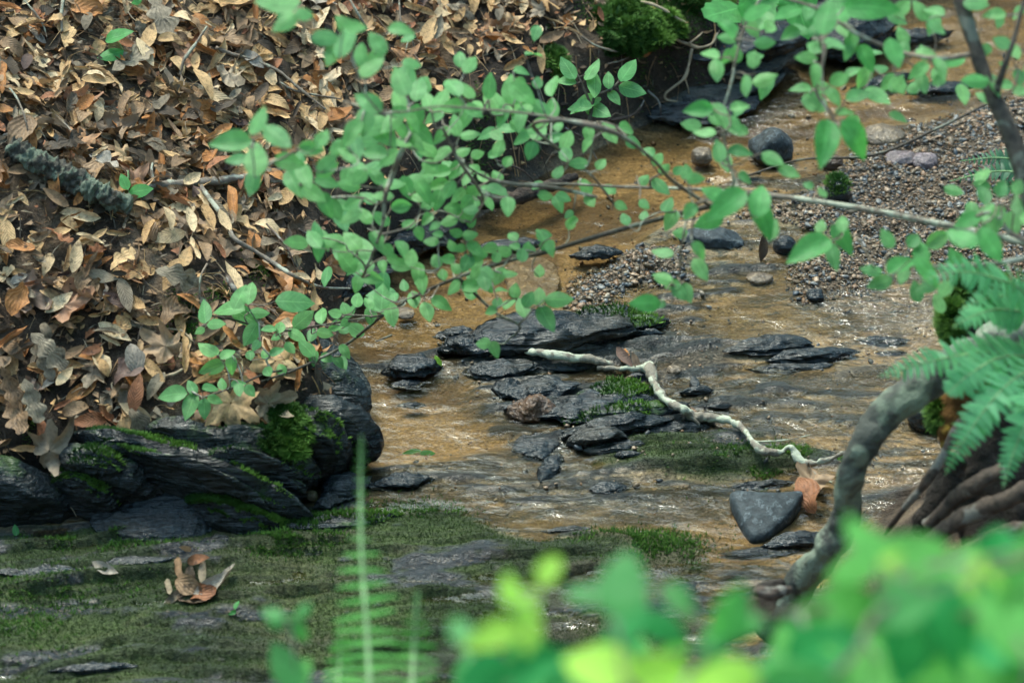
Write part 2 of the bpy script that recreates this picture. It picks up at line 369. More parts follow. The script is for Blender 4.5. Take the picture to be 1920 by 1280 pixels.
def rockmat(name, a, b, silt, rough=(.22, .5), moss=0.0, stret=(3, 22, 22), spec=.5, rot=0.0, bs=.9):
    m, nt, out = newmat(name); N = NT(nt)
    mp = N.mapping(stret, (0, 0, rot)); pos = N.n('ShaderNodeNewGeometry').outputs['Position']
    n1 = N.noise(1.6, 5, .6, vec=mp, dist=.6); n2 = N.noise(5, 4, .6, vec=mp); n3 = N.noise(90, 4, .6, vec=pos)
    n4 = N.noise(7, 3, .6, vec=pos)
    base = N.mix(N.ramp(n1, [(.35, 0.), (.65, 1.)]), c4(a), c4(b))
    base = N.mix(N.math('MULTIPLY', N.ramp(n4, [(.5, 0.), (.68, 1.)]), .55), base, c4(silt))
    base = N.mix(N.ramp(n2, [(.56, 0.), (.60, .6), (.64, 0.)]), base, c4([q * 2.6 for q in b]))
    base = N.mix(1.0, base, N.ramp(n3, [(.3, .6), (.7, 1.35)]), 'MULTIPLY')
    pr = N.n('ShaderNodeBsdfPrincipled')
    rg = N.math('ADD', N.math('MULTIPLY', N.ramp(n4, [(.35, 0.), (.7, 1.)]), rough[1] - rough[0]), rough[0])
    N.put(pr.inputs['Roughness'], rg); pr.inputs['Specular IOR Level'].default_value = spec
    if moss:
        nz = N.n('ShaderNodeSeparateXYZ'); nt.links.new(N.n('ShaderNodeNewGeometry').outputs['Normal'], nz.inputs[0])
        mm = N.math('MULTIPLY', N.ramp(nz.outputs[2], [(.45, 0.), (.8, 1.)]), N.ramp(N.noise(11, 4, .65, vec=pos), [(.52 - moss * .2, 0.), (.62 - moss * .2, 1.)]))
        base = N.mix(N.math('MULTIPLY', mm, .85), base, N.mix(N.noise(120, 2, vec=pos), c4((.02, .045, .010)), c4((.06, .11, .02))))
    N.put(pr.inputs['Base Color'], base)
    h = N.math('ADD', N.math('ADD', N.math('MULTIPLY', n2, 1.0), N.math('MULTIPLY', n1, .8)), N.math('MULTIPLY', n3, .25))
    N.put(pr.inputs['Normal'], N.bump(h, bs, .012)); nt.links.new(pr.outputs[0], out.inputs[0]); return m
M['slate'] = rockmat('wet_slate', (.004, .007, .009), (.014, .020, .023), (.040, .034, .022), rough=(.10, .28), spec=.4, bs=.7)
M['slate_m'] = rockmat('mossy_wet_slate', (.004, .007, .008), (.015, .020, .022), (.05, .05, .03), moss=.25, rough=(.12, .30), spec=.4, bs=.7)
M['slate_l'] = rockmat('pale_wet_slate', (.012, .017, .016), (.045, .050, .044), (.07, .06, .04), rough=(.2, .4), spec=.4)
M['slate_x'] = rockmat('leaning_slate', (.004, .007, .009), (.015, .021, .021), (.032, .024, .016), moss=.08, spec=.4, rough=(.13, .36), rot=R(32))
M['bluestone'] = rockmat('blue_grey_stone', (.026, .034, .038), (.052, .063, .068), (.055, .06, .055), bs=.35, rough=(.6, .75), spec=.18, stret=(8, 8, 8))
M['brownstone'] = rockmat('brown_stone', (.075, .052, .032), (.135, .098, .06), (.15, .11, .07), rough=(.4, .6), stret=(8, 8, 8))
M['purplestone'] = rockmat('purple_stone', (.075, .055, .058), (.15, .115, .12), (.16, .12, .09), rough=(.4, .6), stret=(8, 8, 8))
M['rust'] = rockmat('rust_stained_stone', (.030, .018, .012), (.085, .045, .022), (.11, .05, .02), rough=(.3, .5), stret=(10, 10, 10))

def barkmat(name, a, b, lich=None, lamt=.5, freq=40, rough=.8, bumpd=.01):
    m, nt, out = newmat(name); N = NT(nt); pos = N.n('ShaderNodeNewGeometry').outputs['Position']
    n1 = N.noise(freq, 4, .65, vec=pos); n2 = N.noise(freq * .28, 4, .6, vec=pos, dist=.4); n3 = N.noise(freq * 5, 3, .6, vec=pos)
    base = N.mix(N.ramp(n1, [(.3, 0.), (.7, 1.)]), c4(a), c4(b))
    if lich:
        base = N.mix(N.ramp(n2, [(.60 - lamt * .25, 0.), (.66 - lamt * .25, 1.)]), base, N.mix(n3, c4([q * .7 for q in lich]), c4([min(1, q * 1.3) for q in lich])))
    pr = N.n('ShaderNodeBsdfPrincipled'); N.put(pr.inputs['Base Color'], base); pr.inputs['Roughness'].default_value = rough; pr.inputs['Specular IOR Level'].default_value = .3
    N.put(pr.inputs['Normal'], N.bump(N.math('ADD', n1, N.math('MULTIPLY', n3, .5)), .9, bumpd)); nt.links.new(pr.outputs[0], out.inputs[0]); return m
M['lichen_stick'] = barkmat('pale_lichen_bark', (.16, .13, .10), (.30, .27, .21), (.42, .44, .33), .55, 75, bumpd=.004)
M['log'] = barkmat('crusty_green_grey_bark', (.045, .044, .034), (.15, .13, .10), (.17, .20, .14), .55, 90, bumpd=.012)
M['stick'] = barkmat('grey_bark', (.13, .10, .075), (.24, .20, .16), (.36, .36, .28), .35, 70, bumpd=.004)
M['twig'] = barkmat('twig_bark', (.12, .09, .065), (.24, .19, .14), (.3, .3, .22), .25, 80, bumpd=.003)
M['twig_d'] = barkmat('dark_twig_bark', (.035, .028, .022), (.10, .08, .06), (.16, .16, .12), .25, 80, bumpd=.003)
M['trunk'] = barkmat('lichen_mottled_trunk', (.035, .037, .031), (.105, .105, .088), (.18, .205, .15), .42, 24, bumpd=.008)
M['root'] = barkmat('weathered_root', (.045, .034, .027), (.15, .105, .08), (.22, .20, .17), .25, 60, bumpd=.006)
M['stump'] = barkmat('dark_rotten_wood', (.012, .010, .008), (.045, .033, .026), (.08, .055, .04), .2, 35, bumpd=.02)
M['straw'] = barkmat('pale_root', (.24, .18, .11), (.42, .33, .22), None, 0, 60, bumpd=.002)
M['stalk'] = leaf_green('fern_stalk', (.22, .38, .15), (.30, .48, .20), (1, 1, 1), tsh=.2)
M['bracket'] = barkmat('rusty_fungus', (.09, .04, .01), (.20, .09, .018), (.3, .2, .03), .4, 50, bumpd=.01)

def mossmat(name, a, b):
    m, nt, out = newmat(name); N = NT(nt); pos = N.n('ShaderNodeNewGeometry').outputs['Position']
    f = N.math('ADD', N.math('MULTIPLY', N.noise(10, 3, vec=pos), .6), N.math('MULTIPLY', N.n('ShaderNodeAttribute', attribute_name='tint').outputs['Fac'], .5))
    base = N.mix(N.ramp(f, [(.3, 0.), (.8, 1.)]), c4(a), c4(b))
    pr = N.n('ShaderNodeBsdfPrincipled'); N.put(pr.inputs['Base Color'], base); pr.inputs['Roughness'].default_value = .7; pr.inputs['Specular IOR Level'].default_value = .25
    t = N.n('ShaderNodeBsdfTranslucent'); N.put(t.inputs['Color'], base); mx = N.n('ShaderNodeMixShader'); mx.inputs[0].default_value = .25
    nt.links.new(pr.outputs[0], mx.inputs[1]); nt.links.new(t.outputs[0], mx.inputs[2]); nt.links.new(mx.outputs[0], out.inputs[0]); return m
M['moss_olive'] = mossmat('olive_moss', (.025, .052, .011), (.078, .118, .030))
M['moss_green'] = mossmat('bright_moss', (.022, .070, .012), (.10, .21, .028))

def groundmat():
    m, nt, out = newmat('ground'); N = NT(nt); pos = N.n('ShaderNodeNewGeometry').outputs['Position']
    col = N.n('ShaderNodeAttribute', attribute_name='col').outputs['Color']; wet = N.n('ShaderNodeAttribute', attribute_name='wet').outputs['Fac']
    st = N.mapping((26, 62, 62), (0, 0, R(-4))); n1 = N.noise(1.0, 5, .65, vec=st, dist=2.2); n2 = N.noise(160, 4, .65, vec=pos); n3 = N.noise(420, 2, .6, vec=pos)
    vor = N.n('ShaderNodeTexVoronoi'); vor.inputs['Scale'].default_value = 170; nt.links.new(pos, vor.inputs['Vector'])
    rk = N.n('ShaderNodeAttribute', attribute_name='rk').outputs['Fac']
    s2 = N.noise(1.0, 6, .74, vec=N.mapping((11, 26, 26), (0, 0, R(-7))), dist=1.6); s3 = N.noise(1.0, 4, .72, vec=N.mapping((110, 190, 190), (0, 0, R(8))), dist=.6); s4 = N.noise(5, 3, .6, vec=pos)
    dk = N.math('MULTIPLY', N.ramp(N.math('ADD', s2, N.math('MULTIPLY', N.math('SUBTRACT', s4, .5), .7)), [(.52, 0.), (.63, .85)]), rk)
    lt = N.math('MULTIPLY', N.ramp(s3, [(.54, 0.), (.66, .8)]), rk)
    col = N.mix(dk, col, N.mix(s3, c4((.018, .030, .030)), c4((.085, .095, .07)))); col = N.mix(lt, col, c4((.36, .27, .18)))
    grain = N.mix(.5, N.ramp(vor.outputs['Color'], [(.0, .45), (.5, 1.), (1., 1.7)]), N.ramp(n3, [(.3, .6), (.7, 1.4)]))
    base = N.mix(1.0, col, N.ramp(n1, [(.3, .62), (.5, 1.), (.72, 1.3)]), 'MULTIPLY')
    base = N.mix(1.0, base, grain, 'MULTIPLY'); base = N.mix(1.0, base, N.ramp(n2, [(.3, .7), (.7, 1.3)]), 'MULTIPLY')
    pr = N.n('ShaderNodeBsdfPrincipled'); N.put(pr.inputs['Base Color'], base)
    N.put(pr.inputs['Roughness'], N.math('SUBTRACT', .85, N.math('MULTIPLY', wet, .58))); N.put(pr.inputs['Specular IOR Level'], N.math('ADD', .2, N.math('MULTIPLY', wet, .35)))
    h = N.math('ADD', N.math('ADD', n2, N.math('MULTIPLY', n1, .9)), N.math('MULTIPLY', n3, .35)); h = N.math('ADD', h, N.math('MULTIPLY', N.math('MULTIPLY', s2, rk), 2.0))
    N.put(pr.inputs['Normal'], N.bump(h, .9, .010)); nt.links.new(pr.outputs[0], out.inputs[0]); return m
M['ground'] = groundmat()

def watermat():
    m, nt, out = newmat('stream_water'); N = NT(nt); pos = N.n('ShaderNodeNewGeometry').outputs['Position']
    tb = N.n('ShaderNodeAttribute', attribute_name='turb').outputs['Fac']
    mp = N.mapping((1.0, 1.5, 1), (0, 0, R(20)))
    a = N.noise(42, 2, .5, vec=mp, dist=.3); b = N.noise(110, 1, .5, vec=mp); c = N.noise(9, 2, .5, vec=mp)
    d = N.noise(260, 2, .6, vec=mp)
    h = N.math('ADD', N.math('ADD', N.math('MULTIPLY', a, 1.0), N.math('MULTIPLY', b, .5)), N.math('MULTIPLY', d, .22))
    s = N.math('MINIMUM', N.math('ADD', .07, N.math('MULTIPLY', tb, .19)), 1.0)
    nrm = N.bump(h, s, .038); nrm = N.bump(c, .5, .02, nrm)
    fr = N.n('ShaderNodeFresnel'); fr.inputs['IOR'].default_value = 1.40; nt.links.new(nrm, fr.inputs['Normal'])
    gl = N.n('ShaderNodeBsdfGlossy'); gl.inputs['Roughness'].default_value = .06; nt.links.new(nrm, gl.inputs['Normal']); gl.inputs['Color'].default_value = (1, 1, 1, 1)
    tr = N.n('ShaderNodeBsdfTransparent'); tr.inputs['Color'].default_value = (.93, .87, .74, 1)
    mx = N.n('ShaderNodeMixShader'); nt.links.new(fr.outputs[0], mx.inputs[0]); nt.links.new(tr.outputs[0], mx.inputs[1]); nt.links.new(gl.outputs[0], mx.inputs[2])
    nt.links.new(mx.outputs[0], out.inputs[0]); return m
M['water'] = watermat()

def pebmat(name, a, b, rough=.45):
    m, nt, out = newmat(name); N = NT(nt); pos = N.n('ShaderNodeNewGeometry').outputs['Position']
    base = N.mix(N.ramp(N.noise(60, 4, vec=pos), [(.3, 0.), (.7, 1.)]), c4(a), c4(b)); base = N.mix(1.0, base, N.ramp(N.noise(260, 3, vec=pos), [(.3, .7), (.7, 1.3)]), 'MULTIPLY')
    pr = N.n('ShaderNodeBsdfPrincipled'); N.put(pr.inputs['Base Color'], base); pr.inputs['Roughness'].default_value = rough
    N.put(pr.inputs['Normal'], N.bump(N.noise(200, 3, vec=pos), .5, .003)); nt.links.new(pr.outputs[0], out.inputs[0]); return m
PEBC = [('brown', (.085, .058, .034), (.17, .12, .07)), ('rusty orange', (.12, .065, .03), (.22, .12, .06)), ('grey', (.10, .10, .095), (.20, .195, .18)), ('blue-grey', (.035, .045, .055), (.075, .09, .10)),
        ('dark grey', (.022, .024, .025), (.055, .058, .058)), ('pale buff', (.22, .17, .12), (.36, .29, .21)), ('tan', (.20, .13, .08), (.32, .22, .14))]
PM = [pebmat(n.replace(' ', '_').replace('-', '_') + '_pebble', a, b) for n, a, b in PEBC]
PEBW = [.28, .14, .14, .05, .17, .05, .17]

# ------------------------------------------------------------------ ground sheet
def C(*c): return np.array(c, float)
def lerp(a, b, t): return a + (b - a) * t[..., None]
def paint():
    k = MK; x, y = XX, YY
    n1 = fbm(x * 7, y * 7, s=101, o=4); n2 = fbm(x * 3, y * 3, s=102, o=3)
    c = lerp(C(.29, .20, .105), C(.43, .31, .175), sst(-.4, .4, n1))                      # silt on wet rock
    dark = sst(-.05, .18, fbm(k['xs'] * 3.2, k['ys'] * 24, s=105, o=4)) * .80
    c = lerp(c, np.broadcast_to(C(.050, .052, .045), c.shape), dark)
    olive = sst(.0, .25, fbm(k['xs'] * 2, k['ys'] * 9, s=106, o=4)) * .5
    c = lerp(c, np.broadcast_to(C(.095, .085, .04), c.shape), olive)
    ch = sst(-.01, .05, k['dc'])
    sand = lerp(C(.20, .128, .054), C(.33, .222, .108), sst(-.5, .5, n2))
    sand = lerp(sand, np.broadcast_to(C(.085, .052, .028), sand.shape), sst(.04, .26, fbm(k['xs'] * 4, k['ys'] * 12, s=107, o=4)) * .7)
    c = lerp(c, sand, ch)
    co = sst(-.02, .05, k['dk']) * (1 - ch) * .8
    c = lerp(c, lerp(C(.025, .029, .029), C(.15, .11, .07), sst(.05, .4, n1)), co)
    hi = sst(.0015, .0055, k['sa']); c = lerp(c, lerp(C(.010, .014, .015), C(.034, .040, .038), sst(-.4, .4, fbm(k['xs'] * 20, k['ys'] * 60, s=331, o=3))), hi * .95)
    MK['hi'] = hi
    g = sst(-.02, .03, k['dg']); c = lerp(c, lerp(C(.05, .036, .024), C(.12, .085, .055), sst(-.4, .4, n1)), g)
    wet = np.full(x.shape, .95) - g * .35
    mossz = np.maximum(sst(-.02, .03, k['dl']), sst(-.02, .04, k['di']))
    bare = sst(.15, .27, fbm(k['xs'] * 4.2, k['ys'] * 21, s=111, o=5, g=.6))
    mc = lerp(C(.026, .044, .012), C(.062, .088, .026), sst(-.4, .4, n1)); mc = lerp(mc, np.broadcast_to(C(.10, .085, .05), mc.shape), sst(.0, .3, fbm(k['xs'] * 5, k['ys'] * 14, s=112, o=4)) * .65 * sst(-1.0, .1, x))
    sl = lerp(C(.018, .024, .030), C(.05, .056, .062), sst(-.4, .4, n1))
    c = lerp(c, lerp(mc, sl, bare), mossz * (1 - .25 * MK['hi']))
    wet = wet * (1 - mossz) + mossz * (.30 + .65 * bare)
    MK['moss'] = mossz * (1 - bare) * (1 - .2 * MK['hi']); MK['rk'] = np.clip((1 - ch * .75) * (1 - g) * (1 - mossz * (1 - bare)) , 0, 1)
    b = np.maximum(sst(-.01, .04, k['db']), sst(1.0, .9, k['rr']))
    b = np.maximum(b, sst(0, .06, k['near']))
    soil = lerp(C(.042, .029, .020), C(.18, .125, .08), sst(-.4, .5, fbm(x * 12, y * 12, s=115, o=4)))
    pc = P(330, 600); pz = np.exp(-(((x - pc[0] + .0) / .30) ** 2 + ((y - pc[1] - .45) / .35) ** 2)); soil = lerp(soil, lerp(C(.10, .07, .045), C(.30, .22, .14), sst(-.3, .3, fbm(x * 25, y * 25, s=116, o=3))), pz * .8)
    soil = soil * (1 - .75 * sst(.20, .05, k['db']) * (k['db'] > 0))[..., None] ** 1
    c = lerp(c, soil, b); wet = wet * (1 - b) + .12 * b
    face = sst(.16, .06, k['db']) * sst(-.01, .03, k['db'])
    c = c * (1 - .55 * face[..., None] * sst(0, .1, k['db'])[..., None] * 0 ); wet = wet + face * .3
    MK['rk'] = MK['rk'] * (1 - b) * (1 - .8 * MK['hi'])
    return c, np.clip(wet, 0, 1)
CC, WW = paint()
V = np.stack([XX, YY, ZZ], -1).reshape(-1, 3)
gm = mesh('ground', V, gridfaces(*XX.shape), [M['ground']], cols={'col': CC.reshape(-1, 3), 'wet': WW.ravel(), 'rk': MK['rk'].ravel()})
ob('ground', gm, kind='structure')

# water sheet
wx = np.arange(-1.7, 2.3, .0085); wy = np.arange(-1.5, 2.8, .0085); wX, wY = np.meshgrid(wx, wy)
TURB = [(1440, 225, 130, 80, 1.3), (1390, 330, 60, 30, 1.0), (1690, 590, 190, 100, 1.35), (1560, 620, 200, 90, .6), (1820, 60, 110, 70, 1.2), (1650, 210, 160, 50, 1.1), (1760, 930, 130, 110, 1.3), (1480, 320, 80, 60, .7),
        (760, 790, 110, 120, .22), (1000, 880, 160, 60, .3), (850, 680, 70, 30, .4), (1060, 830, 60, 60, .4), (1500, 760, 280, 110, .55), (1230, 600, 200, 60, .3), (1200, 940, 200, 40, .45), (1100, 1180, 200, 60, .4), (1450, 450, 200, 70, .6)]
tb = np.full(wX.shape, .06)
for px, py, rx, ry, a in TURB:
    c = P(px, py); e = P(px + rx, py); f = P(px, py - ry)
    tb = np.maximum(tb, a * np.exp(-(((wX - c[0]) / abs(e[0] - c[0])) ** 2 + ((wY - c[1]) / abs(f[1] - c[1])) ** 2)))
rip = fbm(wX * 38 + wY * 6, wY * 58, s=200, o=3, g=.6)
wz = .0008 * fbm(wX * 14, wY * 22, s=201, o=2) + .0042 * rip * np.maximum(tb - .12, 0) + .0045 * sst(.1, .8, tb)
keep = None
wv = np.stack([wX, wY, wz], -1).reshape(-1, 3); wf = gridfaces(*wX.shape)
hh = H(wv[:, 0], wv[:, 1]); low = hh < .03; wf = wf[low[wf].any(1)]
used = np.unique(wf); remap = np.full(len(wv), -1); remap[used] = np.arange(len(used))
ob('water', mesh('water', wv[used], remap[wf], [M['water']], cols={'turb': tb.ravel()[used]}), kind='structure')

# ------------------------------------------------------------------ rocks
def frame(A, B, roll=0.0):
    A, B = np.asarray(A, float), np.asarray(B, float); u = B - A; L = np.linalg.norm(u); u = u / L
    v = np.cross([0, 0, 1.0], u); v /= np.linalg.norm(v); w = np.cross(u, v)
    cr, sr = math.cos(roll), math.sin(roll); v, w = v * cr + w * sr, -v * sr + w * cr
    return A, B, u, v, w, L
def slab_mesh(A, B, w, h, layers=4, roll=0.0, ta=.5, tb_=.5, seed=0, nu=44, nt_=36, bow=0.0, rough=.12, sq=2.6, pw=None):
    """a layered slab: a long body along A-B, cleaved into sheets stepped along its height"""
    A, B, u, v, k, L = frame(A, B, roll)
    t = np.linspace(0, 1, nu); th = np.linspace(0, 2 * np.pi, nt_, endpoint=False)
    e = np.clip(np.sin(np.pi * np.clip(t, 0, 1) ** (math.log(.5) / math.log(np.clip(.5 + (ta - tb_) * .35, .25, .75)))), 0, 1)
    e = e ** (pw or (0.5 + .35 * min(ta, tb_))); e = np.maximum(e, .02)
    cs = np.sign(np.cos(th)) * np.abs(np.cos(th)) ** (2 / sq); sn = np.sign(np.sin(th)) * np.abs(np.sin(th)) ** (2 / sq)
    Y = cs[None] * (w / 2) * e[:, None]; Z = sn[None] * (h / 2) * (e[:, None] ** .8)
    X = np.broadcast_to((t - .5)[:, None] * L, Y.shape).copy()
    hz = Z / h + .5 + .10 * fbm(X / L * 2.5 + seed, Y * 0 + seed, s=seed, o=3)
    step = np.floor(hz * layers); fr = hz * layers - step
    off = _h(step.astype(np.int64), np.zeros_like(step, dtype=np.int64), np.zeros_like(step, dtype=np.int64), seed + 5)
    sh = 1 + (.26 * off - .14 * np.abs(fr * 2 - 1) ** 4)
    Y = Y * sh
    X = X * (1 + .08 * off)
    Z = Z + bow * h * (1 - (2 * t[:, None] - 1) ** 2) + h * rough * fbm(X * 9 / max(L, .1), Y * 6 / w, Z * 3 / h, s=seed + 9, o=3)
    Y = Y + w * rough * fbm(X * 6 / L + 3, Z * 3 / h, s=seed + 12, o=4)
    d = .018 * min(1, h / .06) * fbm(X * 10 + seed, Y * 26, Z * 60, s=seed + 15, o=3)
    Z = Z + d
    v3 = (A + B) / 2 + X[..., None] * u + Y[..., None] * v + Z[..., None] * k
    V3 = v3.reshape(-1, 3); f = gridfaces(nu, nt_, True)
    n = len(V3); V3 = np.concatenate([V3, v3[0].mean(0)[None], v3[-1].mean(0)[None]])
    cap = []
    for j in range(0, nt_, 2):
        cap.append([n, (j + 2) % nt_, j + 1, j]); b = (nu - 1) * nt_; cap.append([n + 1, b + j, b + j + 1, b + (j + 2) % nt_])
    return V3, np.concatenate([f, np.array(cap)])
rock_count = [0]
def slab(label, a, b, wpx, hpx, mat='slate', za=0.0, zb=0.0, roll=0.0, group=None, name='slate_rock', sink=.35, moss=0, **k):
    """a, b: pixel ends; wpx: extent away from the viewer in pixels; hpx: standing height in pixels"""
    rock_count[0] += 1; s = k.pop('seed', rock_count[0] * 7)
    h = hpx / 717.0; w = wpx / 500.0
    A = G(*a); B = G(*b)
    A = np.array([A[0], A[1], A[2] + za + h * (.5 - sink)]); B = np.array([B[0], B[1], B[2] + zb + h * (.5 - sink)])
    v, f = slab_mesh(A, B, w, h, roll=roll, seed=s, **k)
    o = ob(name, mesh(name, v, f, [M[mat]]), label=label, cat='rock', group=group)
    if moss: grow_on(o, v, f, moss)
    return o

def tufts(pts, nrm, size, seed=0, lean=.5, blades=3):
    """little three-bladed moss shoots"""
    r = np.random.default_rng(seed); n = len(pts)
    vs_, fs_, ts_ = [], [], []
    tint = r.random(n)
    for b in range(blades):
        ang = r.random(n) * 2 * np.pi; s = size * (.6 + .8 * r.random(n))
        t = np.stack([np.cos(ang), np.sin(ang), np.zeros(n)], 1)
        side = np.stack([-np.sin(ang), np.cos(ang), np.zeros(n)], 1) * (s * .22)[:, None]
        tip = pts + nrm * s[:, None] + t * (s * lean)[:, None] * r.random(n)[:, None] * 1.6
        base = pts - nrm * (s * .15)[:, None]
        vs_.append(np.stack([base - side, base + side, tip], 1)); ts_.append(np.repeat(tint[:, None], 3, 1))
    v = np.concatenate(vs_).reshape(-1, 3); f = np.arange(len(v)).reshape(-1, 3)
    return v, f, np.concatenate(ts_).ravel()
def grow_on(o, v, f, dens, size=.0075, mat='moss_green', zmin=.35, patch=.05, seed=None):
    q = v[f[:, :4]]; nn = np.cross(q[:, 2] - q[:, 0], q[:, 3] - q[:, 1]); ar = np.linalg.norm(nn, axis=1) + 1e-12; nn = nn / ar[:, None]
    cen = v.mean(0); out = ((q.mean(1) - cen) * nn).sum(1) < 0
    nn[out] *= -1
    seed = seed or rock_count[0] * 3 + 1; r = np.random.default_rng(seed)
    c = q.mean(1); msk = (nn[:, 2] > zmin) * sst(.0, .12, fbm(c[:, 0] * 9, c[:, 1] * 9, c[:, 2] * 9, s=seed) + patch)
    wgt = ar * msk
    if wgt.sum() <= 0: return
    n = int(dens * wgt.sum() * .5 * 9e5) + 1; n = min(n, 9000)
    idx = r.choice(len(f), n, p=wgt / wgt.sum()); a_, b_ = r.random(n), r.random(n)
    p = q[idx, 0] * ((1 - a_) * (1 - b_))[:, None] + q[idx, 1] * (a_ * (1 - b_))[:, None] + q[idx, 2] * (a_ * b_)[:, None] + q[idx, 3] * ((1 - a_) * b_)[:, None]
    tv, tf, tt = tufts(p, nn[idx], size, seed)
    ob('moss', mesh('moss', tv, tf, [M[mat]], cols={'tint': tt}, smooth=False), o, kind='stuff')

# the leaning outcrop at the foot of the left bank
OUT = 'leaning slate slabs at the foot of the leafy bank'
slab('longest dark slate slab, running down from under the lowest litter to mid outcrop', (140, 850), (455, 958), 60, 120, 'slate_x', za=.06, zb=.0, roll=R(14), group=OUT, layers=3, ta=.2, tb_=.1, sq=3, moss=.16, patch=0) if False else None
def lslab(label, a, b, w, h, za, zb, roll, mat='slate_x', **k):
    return slab(label, a, b, w, h, mat, za=za, zb=zb, roll=R(roll), group=OUT, sq=3.4, ta=.15, tb_=.1, rough=.10, **k)
def qslab(label, a, b, w, h, roll, mat='slate_x', moss=0, layers=3, name='slate_rock', group=OUT, seed=None, **k):
    """ends given as pixels with a height above the stream: (px, py, z)"""
    rock_count[0] += 1; s = seed or rock_count[0] * 7
    v, f = slab_mesh(P(*a), P(*b), w, h, roll=R(roll), seed=s, layers=layers, sq=3.2, ta=.15, tb_=.12, nu=54, nt_=40, **k)
    o = ob(name, mesh(name, v, f, [M[mat]]), label=label, cat='rock', group=group)
    if moss: grow_on(o, v, f, moss)
    return o
def plate(label, a, b, w, t, za, zb, roll=100, mat='slate_x', moss=0, layers=5, **k):
    """a cleaved plate standing on edge; a, b: pixels of the ends of its top edge, za, zb: their heights, w: face height"""
    A, B = P(a[0], a[1], za), P(b[0], b[1], zb); dn = np.array([0, .0, -w / 2 * .8]); rock_count[0] += 1
    k.setdefault('rough', .07)
    v, f = slab_mesh(A + dn, B + dn * .9, w, t, roll=R(roll), seed=rock_count[0] * 7, layers=layers, sq=3.6, ta=.12, tb_=.10, nu=64, nt_=44, **k)
    o = ob('slate_rock', mesh('slate_rock', v, f, [M[mat]]), label=label, cat='rock', group=OUT)
    if moss: grow_on(o, v, f, moss, size=.006, zmin=.5)
    return o
plate('longest dark slate slab, its pale edge running diagonally through the outcrop', (140, 772), (570, 930), .16, .07, .20, .07, 104, moss=.25)
plate('broad dark slate plate below the tan maple leaf with a rounded end', (330, 795), (592, 866), .14, .075, .20, .09, 102, moss=.05, rough=.07)
plate('thin rust tinted slate plate behind the broad one', (270, 772), (480, 835), .10, .05, .21, .13, 98, rough=.09)
plate('blunt wet slate block at the outcrop end, jutting over the pool', (545, 728), (708, 815), .13, .085, .17, .08, 98, 'slate', rough=.07)
plate('slate block under the bright moss cushion beside the jutting block', (490, 745), (648, 832), .15, .07, .19, .10, 100, moss=.2)
plate('dark slate plate filling the gap under the litter at mid outcrop', (400, 790), (560, 842), .12, .07, .18, .11, 96)
plate('olive edged slate plate beside the small green seedling', (95, 850), (222, 918), .14, .05, .15, .07, 106, moss=.3)
plate('second olive edged plate just behind the seedling plate', (100, 815), (252, 890), .14, .06, .18, .09, 104, moss=.15)
plate('dark rounded plate between the seedling plates and the longest slab', (150, 822), (300, 900), .15, .08, .16, .07, 98)
plate('slate plate half buried at the left edge under grey litter', (-120, 850), (130, 925), .15, .09, .15, .06, 100)
plate('low slate block with a moss streaked crest at the front of the outcrop', (345, 902), (545, 972), .10, .08, .09, .02, 108, moss=.6)
plate('small slate lens between the longest slab and the low crested block', (412, 905), (568, 938), .07, .05, .09, .05, 100, moss=.1)
plate('narrow slate plate between the broad plate and the longest slab', (300, 800), (575, 900), .10, .04, .17, .08, 104, rough=.07)
plate('thin slate plate at the base below the blunt end block', (560, 800), (690, 850), .07, .045, .09, .04, 100, rough=.07)
plate('thin slate edge above the seedling plates, under pale litter', (190, 800), (330, 858), .09, .04, .19, .11, 102, rough=.07)
qslab('upper bundle of thin pale edged slate sheets below the leafy twig', (455, 655, .12), (690, 745, .03), .14, .045, 38, layers=8, mat='slate_l', rough=.10)
qslab('second bundle of thin slate sheets under the upper bundle', (500, 690, .11), (690, 772, .03), .12, .05, 44, layers=7, mat='slate_x', rough=.10)
qslab('flat blue sheened slate sheet lying at the foot of the outcrop', (205, 962, .02), (395, 992, .01), .13, .035, 26, rough=.12, layers=6, mat='slate')
qslab('narrow slate sheet in front of the flat blue sheened one', (170, 975, .015), (330, 1002, .005), .08, .028, 20, rough=.12, layers=5, mat='slate')

MID = 'dark layered slate breaking the shallow water'
def mslab(label, a, b, w, h, mat='slate', **k):
    k['layers'] = k.get('layers', 4) + 2; k.setdefault('rough', .19); k.setdefault('pw', .95); return slab(label, a, b, w, h * .85, mat, group=MID, **k)
mslab('arched dark slate hump, largest of the midstream rocks', (835, 662), (1235, 625), 52, 52, 'slate', layers=6, nu=70, bow=.35, ta=.3, tb_=.5)
mslab('mossy topped slate back slab behind the arched hump', (1030, 618), (1262, 606), 46, 34, 'slate_m', layers=5, bow=.2, moss=.03)
mslab('long lens of black slate in front of the arched hump', (900, 664), (1110, 655), 18, 28, layers=3, bow=.3)
mslab('shorter black slate lens tucked above the lichen covered stick', (1010, 660), (1140, 654), 12, 18, layers=2, bow=.2)
mslab('small pointed slate at the upstream tip of the arched hump', (808, 634), (905, 626), 20, 22, layers=4)
mslab('wet black slate left of the arched hump, blue glint on its side', (715, 702), (832, 694), 30, 34, layers=5, bow=.2)
mslab('flat slate just awash in front of the wet black one', (728, 724), (800, 720), 16, 14, layers=3)
mslab('barely emerging slate sliver under the two left hand rocks', (745, 762), (800, 760), 10, 8, layers=2)
mslab('ribbed slate shelf under the thick end of the lichen stick', (868, 700), (1010, 688), 34, 22, layers=4)
mslab('thin blue grey slate blade lying below the lichen stick', (985, 692), (1118, 694), 12, 12, layers=2)
mslab('dark notch rock at the left side of the layered island', (918, 732), (985, 728), 34, 22, layers=4)
mslab('rust stained slate face at the left end of the layered island', (948, 780), (1045, 768), 34, 40, 'rust', layers=3)
